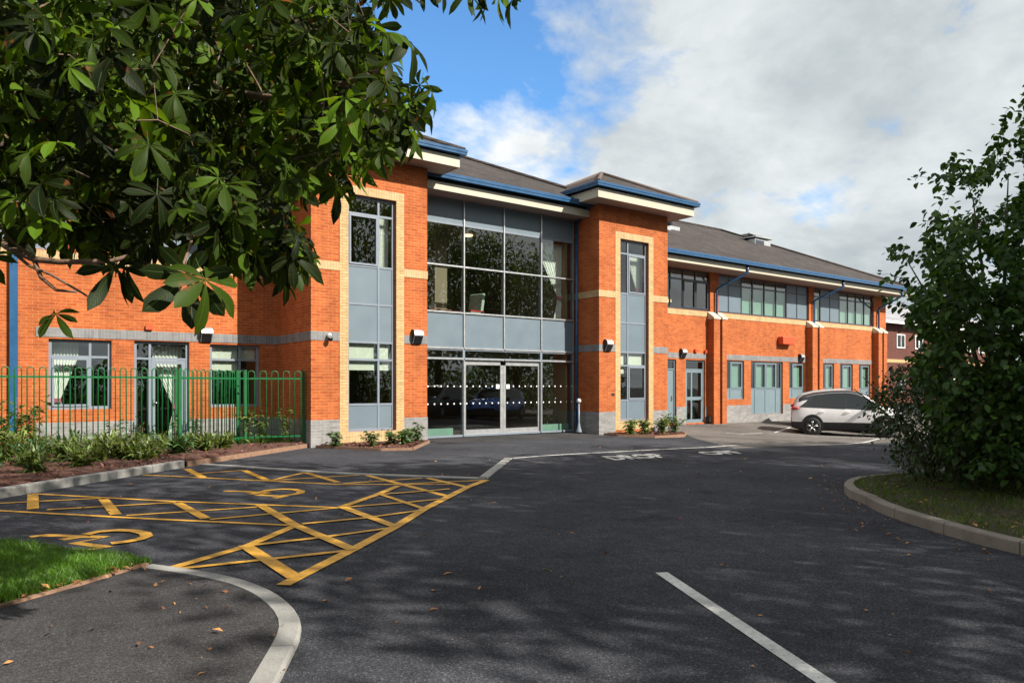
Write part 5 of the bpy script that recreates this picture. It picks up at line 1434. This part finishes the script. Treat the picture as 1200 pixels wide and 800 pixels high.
# ---- tall trees along the verge beyond the right of the frame: they shade the road and are mirrored in the glass; some are added to block sky light
def round_tree(label, x, y, h, cr, n, seed, size=.28, base=.24):
    rng = np.random.default_rng(seed); t = empty('broadleaved_tree', (x, y, gz(x, y)), label, 'tree', 'tall trees along the verge', site=True)
    z0 = gz(x, y); cz = z0 + h * (base + 1) / 2; rz_ = h * (1 - base) / 2
    ends = []
    while len(ends) < 130:
        v = rng.normal(0, 1, 3); v /= np.linalg.norm(v); v *= rng.uniform(.45, 1.0) ** .6
        lump = 1 + .22 * math.sin(3 * math.atan2(v[1], v[0]) + seed) * (1 - abs(v[2]))
        ends.append((x + v[0] * cr * lump, y + v[1] * cr * lump, cz + v[2] * rz_))
    tr = ([(x, y, z0 - .1), (x + .05, y, z0 + h * .2), (x - .05, y + .05, z0 + h * .45), (x, y, z0 + h * .7), (x, y, z0 + h * .92)], [.24, .19, .15, .10, .03])
    w = grow(rng, [tr], ends, .08)
    mb = MB(); mb.tube(*tr, n=10)
    for b in w: mb.tube(b[0], [max(r, .012) for r in b[1]], n=5, cap=False)
    mb.build('trunk', 'bark', t)
    E_ = np.array(ends); pick = rng.integers(0, len(E_), n); P_ = E_[pick] + rng.normal(0, .55, (n, 3)); 
    P_[:, 2] = np.maximum(P_[:, 2], z0 + h * base * .75)
    keep = np.array([not in_frame(p, 40) for p in P_]); P_ = P_[keep]; n = len(P_)
    V, F, T = scatter(LEAF_S, P_, rng.random(n) * 6.28, rng.uniform(-.3, 1.2, n), rng.normal(0, .6, n), size * rng.uniform(.6, 1.4, n), rng)
    np_obj('crown', V, F, 'far_leaf', T, t)
for k, (x, y, h, cr, n, lb) in enumerate([
    (10.5, -8.0, 12.0, 4.2, 5500, 'tall tree behind the photographer that shades the near road'),
    (9.0, -2.3, 13.5, 4.4, 4000, 'unseen high crowned tree added on the verge to shade the near road'),  # added crown out of view, keeps sky light off the near road
    (13.0, -4.6, 13.5, 5.2, 7500, 'tall tree on the verge shading the middle of the road'),
    (18.0, -4.2, 13.0, 5.2, 12000, 'tall tree on the verge mirrored in the upper lounge glass'),
    (24.5, -3.4, 13.0, 5.0, 14000, 'tall tree on the verge beyond the blue car'),
    (31.0, -3.5, 11.5, 4.4, 11000, 'tall tree at the far end of the verge'),
    (-3.0, -8.5, 11.0, 4.0, 7000, 'unseen tree added to block sky light, behind and left of the photographer'),  # added out of view to block sky light from behind
    (-9.0, -3.0, 13.0, 5.0, 9000, 'unseen tree added to block sky light, far to the left of the photographer'),  # added out of view to cut sky light from the left
    (15.5, -10.5, 15.5, 5.2, 12000, 'tallest tree standing at the back of the verge')]):
    round_tree(lb, x, y, h, cr, n, 40 + k, base=.5 if x == 9.0 else .24)

rngG = np.random.default_rng(77)
HG = empty('hedge', (16.0, -14.2, 0), 'unseen long hedge added behind the verge as backdrop for the glass reflections', 'hedge', site=True)  # added out of view so the panes mirror foliage, not bright ground
n_ = 26000; P_ = np.stack([rngG.uniform(-14, 50, n_), -14.2 + rngG.normal(0, .55, n_), 0], 1) if False else np.stack([rngG.uniform(-14, 50, n_), -14.2 + rngG.normal(0, .6, n_), rngG.uniform(0.0, 1.0, n_)], 1)
P_[:, 2] *= 3.6 + .5 * np.sin(P_[:, 0] * .9) + .3 * np.sin(P_[:, 0] * 2.7)
P_[:, 2] -= .4
np_obj('foliage', *scatter(LEAF_S, P_, rngG.random(n_) * 6.28, rngG.uniform(-.3, 1.2, n_), rngG.normal(0, .6, n_), .3 * rngG.uniform(.6, 1.4, n_), rngG)[:2], 'far_leaf', np.repeat(rngG.random(n_), 9), HG)
for k in range(12):
    mb = MB(); x = -12 + k * 5.4; mb.tube([(x, -14.2, -.8), (x + .1, -14.2, 1), (x, -14.1, 2.6)], [.06, .05, .02], 6); mb.build('stem', 'bark', HG)

# ================================================================ GRASS, BARK CHIPS AND FALLEN LEAVES
def blades(name, poly, n, hmin, hmax, mat, dz, seed, clump=1.0, view=True):
    rng = np.random.default_rng(seed); xs = [p[0] for p in poly]; ys = [p[1] for p in poly]; pts = []
    while len(pts) < n:
        x, y = rng.uniform(min(xs), max(xs)), rng.uniform(min(ys), max(ys))
        if not inside(poly, x, y): continue
        if view:
            q = project((x, y, .1))
            if q is None or not (-300 < q[0] < 1750 and q[1] < 1100): continue
        pts.append((x, y))
    pts = np.array(pts); z = np.array([gz(*p) for p in pts]) + dz
    pn = .5 + .5 * np.sin(pts[:, 0] * 5.1 + 1.3) * np.sin(pts[:, 1] * 4.3) 
    h = rng.uniform(hmin, hmax, n) * (.7 + .6 * pn); a = rng.random(n) * 6.28; lean = rng.uniform(.1, .7, n) * h; w = rng.uniform(.0022, .0045, n)
    dx, dy = np.cos(a), np.sin(a); b = rng.random(n) * 6.28; lx, ly = np.cos(b) * lean, np.sin(b) * lean
    V = np.zeros((n, 6, 3))
    for j, (f, ww) in enumerate(((0, 1.0), (.55, .8), (1.0, .12))):
        for s, e in ((0, -1), (1, 1)):
            V[:, 2 * j + s, 0] = pts[:, 0] + lx * f * f + e * dx * w * ww; V[:, 2 * j + s, 1] = pts[:, 1] + ly * f * f + e * dy * w * ww; V[:, 2 * j + s, 2] = z + h * f * (1 - .15 * f)
    o_ = (np.arange(n) * 6)[:, None, None]
    F = (np.array([[0, 1, 3, 2], [2, 3, 5, 4]])[None] + o_).reshape(-1, 4)
    o = np_obj(name, V.reshape(-1, 3), F, mat, np.repeat(np.clip(.5 * rng.random(n) + .5 * pn, 0, 1), 6)); tag(o, kind='stuff')
    return o
tag(blades('lawn_grass', lawn_poly, 46000, .05, .115, 'grass', .045, 1), 'bright green mown grass at the left edge of the picture', 'grass')
tag(blades('verge_grass', verge, 60000, .03, .08, 'dry_grass', .115, 2), 'thin patchy grass under the bushes of the island', 'grass')
tag(blades('back_grass', [(0, 18.35), (3.3, 18.35), (5.42, 18.66), (6.8, 18.4), (6.84, 20.2), (0, 20.2)], 14000, .05, .14, 'grass', .09, 3), 'strip of green grass between the fence and the wing', 'grass')

def litter(name, label, pts, size, mat, tmpl, seed, dz=0.012, flat=.25):
    rng = np.random.default_rng(seed); n = len(pts)
    P_ = np.array([(x, y, z + dz) for x, y, z in pts])
    V, F, T = scatter(tmpl, P_, rng.random(n) * 6.28, rng.normal(0, flat, n), rng.normal(0, flat, n), size * (.2 + 1.05 * rng.random(n) ** 2), rng)
    o = np_obj(name, V, F, mat, T); tag(o, label, name.replace('_', ' '), None, 'stuff'); return o
rl = np.random.default_rng(99); pts = []
while len(pts) < 6500:                                     # chips over the three bark beds
    poly = (bed, [(7.05, 17.7), (7.05, 17.55), (7.9, 15.99), (8.6, 15.7), (10.0, 17.4), (10.0, 17.7)], [(17.0, 17.7), (17.05, 17.2), (17.78, 16.35), (19.2, 16.35), (20.3, 17.2), (20.3, 17.7)])[0 if rl.random() < .8 else int(rl.integers(1, 3))]
    x, y = rl.uniform(min(p[0] for p in poly), max(p[0] for p in poly)), rl.uniform(min(p[1] for p in poly), max(p[1] for p in poly))
    if x > -.5 and inside(poly, x, y): pts.append((x, y, gz(x, y) + (.11 if poly is bed else .06)))
litter('bark_chips', 'loose red brown bark chips covering the planting beds', pts, .085, 'cut_bark', LEAF_S, 3, .02, .5)
pts = []
for _ in range(170):                                       # along the foot of the island kerb
    k = rl.integers(0, len(ik) - 12); p = ik[k]; o = abs(rl.normal(0, .35)) + .03; q = ik[k + 1]; t_ = (Vector(q) - Vector(p)).normalized(); x, y = p[0] + t_.y * o * -1 * -1, p[1] - t_.x * o * -1 * -1
    pts.append((x, y, gz(x, y)))
for _ in range(420):
    x, y = rl.uniform(0.5, 15), rl.uniform(2, 14); 
    if not inside(verge, x, y) and not inside(lawn_poly, x, y) and not inside(bed, x, y): pts.append((x, y, gz(x, y) + (.045 if inside(inn + [(-7, -4), (-7, 2.2)] + path_edge[::-1], x, y) else 0)))
for _ in range(46): x, y = rl.uniform(-.3, 1.6), rl.uniform(3.6, 6.2); pts.append((x, y, .045))
for _ in range(60): x = rl.uniform(0, 1.2); pts.append((x, 6.0 + .62 * x + rl.normal(.05, .07), .07))
for _ in range(900):
    x, y = rl.uniform(7.6, 14.5), rl.uniform(2.4, 6.0)
    if inside(verge, x, y): pts.append((x, y, gz(x, y) + .13))
litter('fallen_leaves', 'dry brown and orange leaves scattered on tarmac and verge', pts, .07, 'fallen', LEAF_S, 8, .012, .3)
lg = np_obj('green_leaf', *scatter(CT[:1], [(*g(641, 668), .012)], np.array([.4]), np.array([0.05]), np.array([.1]), np.array([.07]), rl)[:2], 'green_leaf', np.full(len(CT[0][0]), .9))
tag(lg, 'single fresh green leaf lying alone on the open road', 'leaf')

# ================================================================ LIGHT, SKY, CAMERA
SUN_EL, SUN_AZ = 37.8, 22.8
sd_ = Vector((math.sin(R(SUN_AZ)) * math.cos(R(SUN_EL)), -math.cos(R(SUN_AZ)) * math.cos(R(SUN_EL)), math.sin(R(SUN_EL))))
sun = bpy.data.lights.new('sun', 'SUN'); sun.energy = 5.0; sun.angle = R(0.53); sun.color = (1.0, 0.93, 0.82)
so = bpy.data.objects.new('sun', sun); COL.objects.link(so); so.rotation_euler = sd_.to_track_quat('Z', 'Y').to_euler(); so.location = (0, 0, 30)

w = bpy.data.worlds.new('World'); sc.world = w; w.use_nodes = True; nt = w.node_tree; nt.nodes.clear(); n = N(nt)
out = nt.nodes.new('ShaderNodeOutputWorld'); bg = n('ShaderNodeBackground'); bg.inputs['Strength'].default_value = 0.075
sky = n('ShaderNodeTexSky', sky_type='NISHITA', sun_disc=False); sky.sun_elevation = R(SUN_EL); sky.sun_rotation = math.atan2(sd_.x, sd_.y)
sky.air_density = 1.0; sky.dust_density = 0.6; sky.ozone_density = 2.0
tc = n('ShaderNodeTexCoord'); sp = n('ShaderNodeSeparateXYZ'); n.link(tc.outputs['Generated'], sp.inputs[0])
zz = math_(n, 'ADD', math_(n, 'MAXIMUM', sp.outputs[2], 0.0), 0.32)
cb = n('ShaderNodeCombineXYZ'); n.link(math_(n, 'DIVIDE', sp.outputs[0], zz), cb.inputs[0]); n.link(math_(n, 'DIVIDE', sp.outputs[1], zz), cb.inputs[1])
def cloudnoise(scale, off, detail, rough, dist=0.0):
    mp = n('ShaderNodeMapping'); mp.inputs['Location'].default_value = off; n.link(cb.outputs[0], mp.inputs[0])
    a = n('ShaderNodeTexNoise', i_Scale=scale, i_Detail=detail, i_Roughness=rough, i_Distortion=dist); n.link(mp.outputs[0], a.inputs[0]); return a.outputs[0]
def toward(v, lo, hi):
    d_ = n('ShaderNodeVectorMath', operation='DOT_PRODUCT'); n.link(tc.outputs['Generated'], d_.inputs[0]); d_.inputs[1].default_value = Vector(v).normalized()
    mr = n('ShaderNodeMapRange', interpolation_type='SMOOTHSTEP'); mr.inputs[1].default_value = lo; mr.inputs[2].default_value = hi; n.link(d_.outputs['Value'], mr.inputs[0]); return mr.outputs[0]
def dirpx(px, py): return tuple(ray(px, py, 1.0) - Vector((0, 0, CAM_H)))
cov = cloudnoise(2.4, (3.1, 1.7, 0), 9.0, .56, .25); det = cloudnoise(5.2, (0.4, 7.7, 0), 8.0, .6, .2); shd = cloudnoise(1.7, (5.3, 2.2, 0), 7.0, .55, .3)
# open blue patches in an otherwise cloudy sky
hole = math_(n, 'MULTIPLY', toward(dirpx(520, 60), .955, .995), .205)
hole2 = math_(n, 'MULTIPLY', toward(dirpx(975, 285), .9915, .9990), .10)
c = math_(n, 'ADD', math_(n, 'MULTIPLY', cov, .65), math_(n, 'MULTIPLY', det, .35))
c = math_(n, 'ADD', c, .14); c = math_(n, 'SUBTRACT', c, hole); c = math_(n, 'SUBTRACT', c, hole2)
mask = ramp(n, c, [(.43, 0.0), (.55, 1.0)])
grey = toward(dirpx(1130, 40), .80, .985)
lum = math_(n, 'ADD', math_(n, 'MULTIPLY', shd, .75), math_(n, 'MULTIPLY', det, .30)); lum = math_(n, 'SUBTRACT', lum, .015); lum = math_(n, 'SUBTRACT', lum, math_(n, 'MULTIPLY', grey, .165))
lum = math_(n, 'ADD', lum, math_(n, 'MULTIPLY', toward(dirpx(850, 255), .955, .997), .055)); lum = math_(n, 'ADD', lum, math_(n, 'MULTIPLY', toward(dirpx(690, 110), .95, .995), .05))
ccol = ramp(n, lum, [(.20, (3.3, 3.75, 3.95)), (.34, (4.5, 4.95, 5.15)), (.45, (6.1, 6.5, 6.65)), (.55, (7.6, 7.85, 7.9)), (.66, (9.2, 9.2, 9.1))])
skyc = mixc(n, 1.0, sky.outputs[0], (1.05, 1.62, 2.0), 'MULTIPLY')
fin = mixc(n, mask, skyc, ccol); n.link(fin, bg.inputs[0]); n.link(bg.outputs[0], out.inputs[0])

cam = bpy.data.cameras.new('camera'); co = bpy.data.objects.new('camera', cam); COL.objects.link(co); sc.camera = co
co.location = (0, 0, CAM_H); co.rotation_euler = (R(90), 0, -YAW); cam.sensor_width = 36.0; cam.lens = FPX / 1200 * 36; cam.shift_y = (HOR - 400) / 1200
cam.clip_start = 0.05; cam.clip_end = 3000
sc.view_settings.view_transform = 'Standard'; sc.view_settings.look = 'None'; sc.view_settings.gamma = 1.0; sc.view_settings.use_curve_mapping = False
sc.view_settings.exposure = 0.75
cy = sc.cycles; cy.use_denoising = True; cy.max_bounces = 8; cy.transparent_max_bounces = 12; cy.diffuse_bounces = 3; cy.glossy_bounces = 3; cy.transmission_bounces = 3
cy.sample_clamp_indirect = 6.0; cy.caustics_reflective = False; cy.caustics_refractive = False
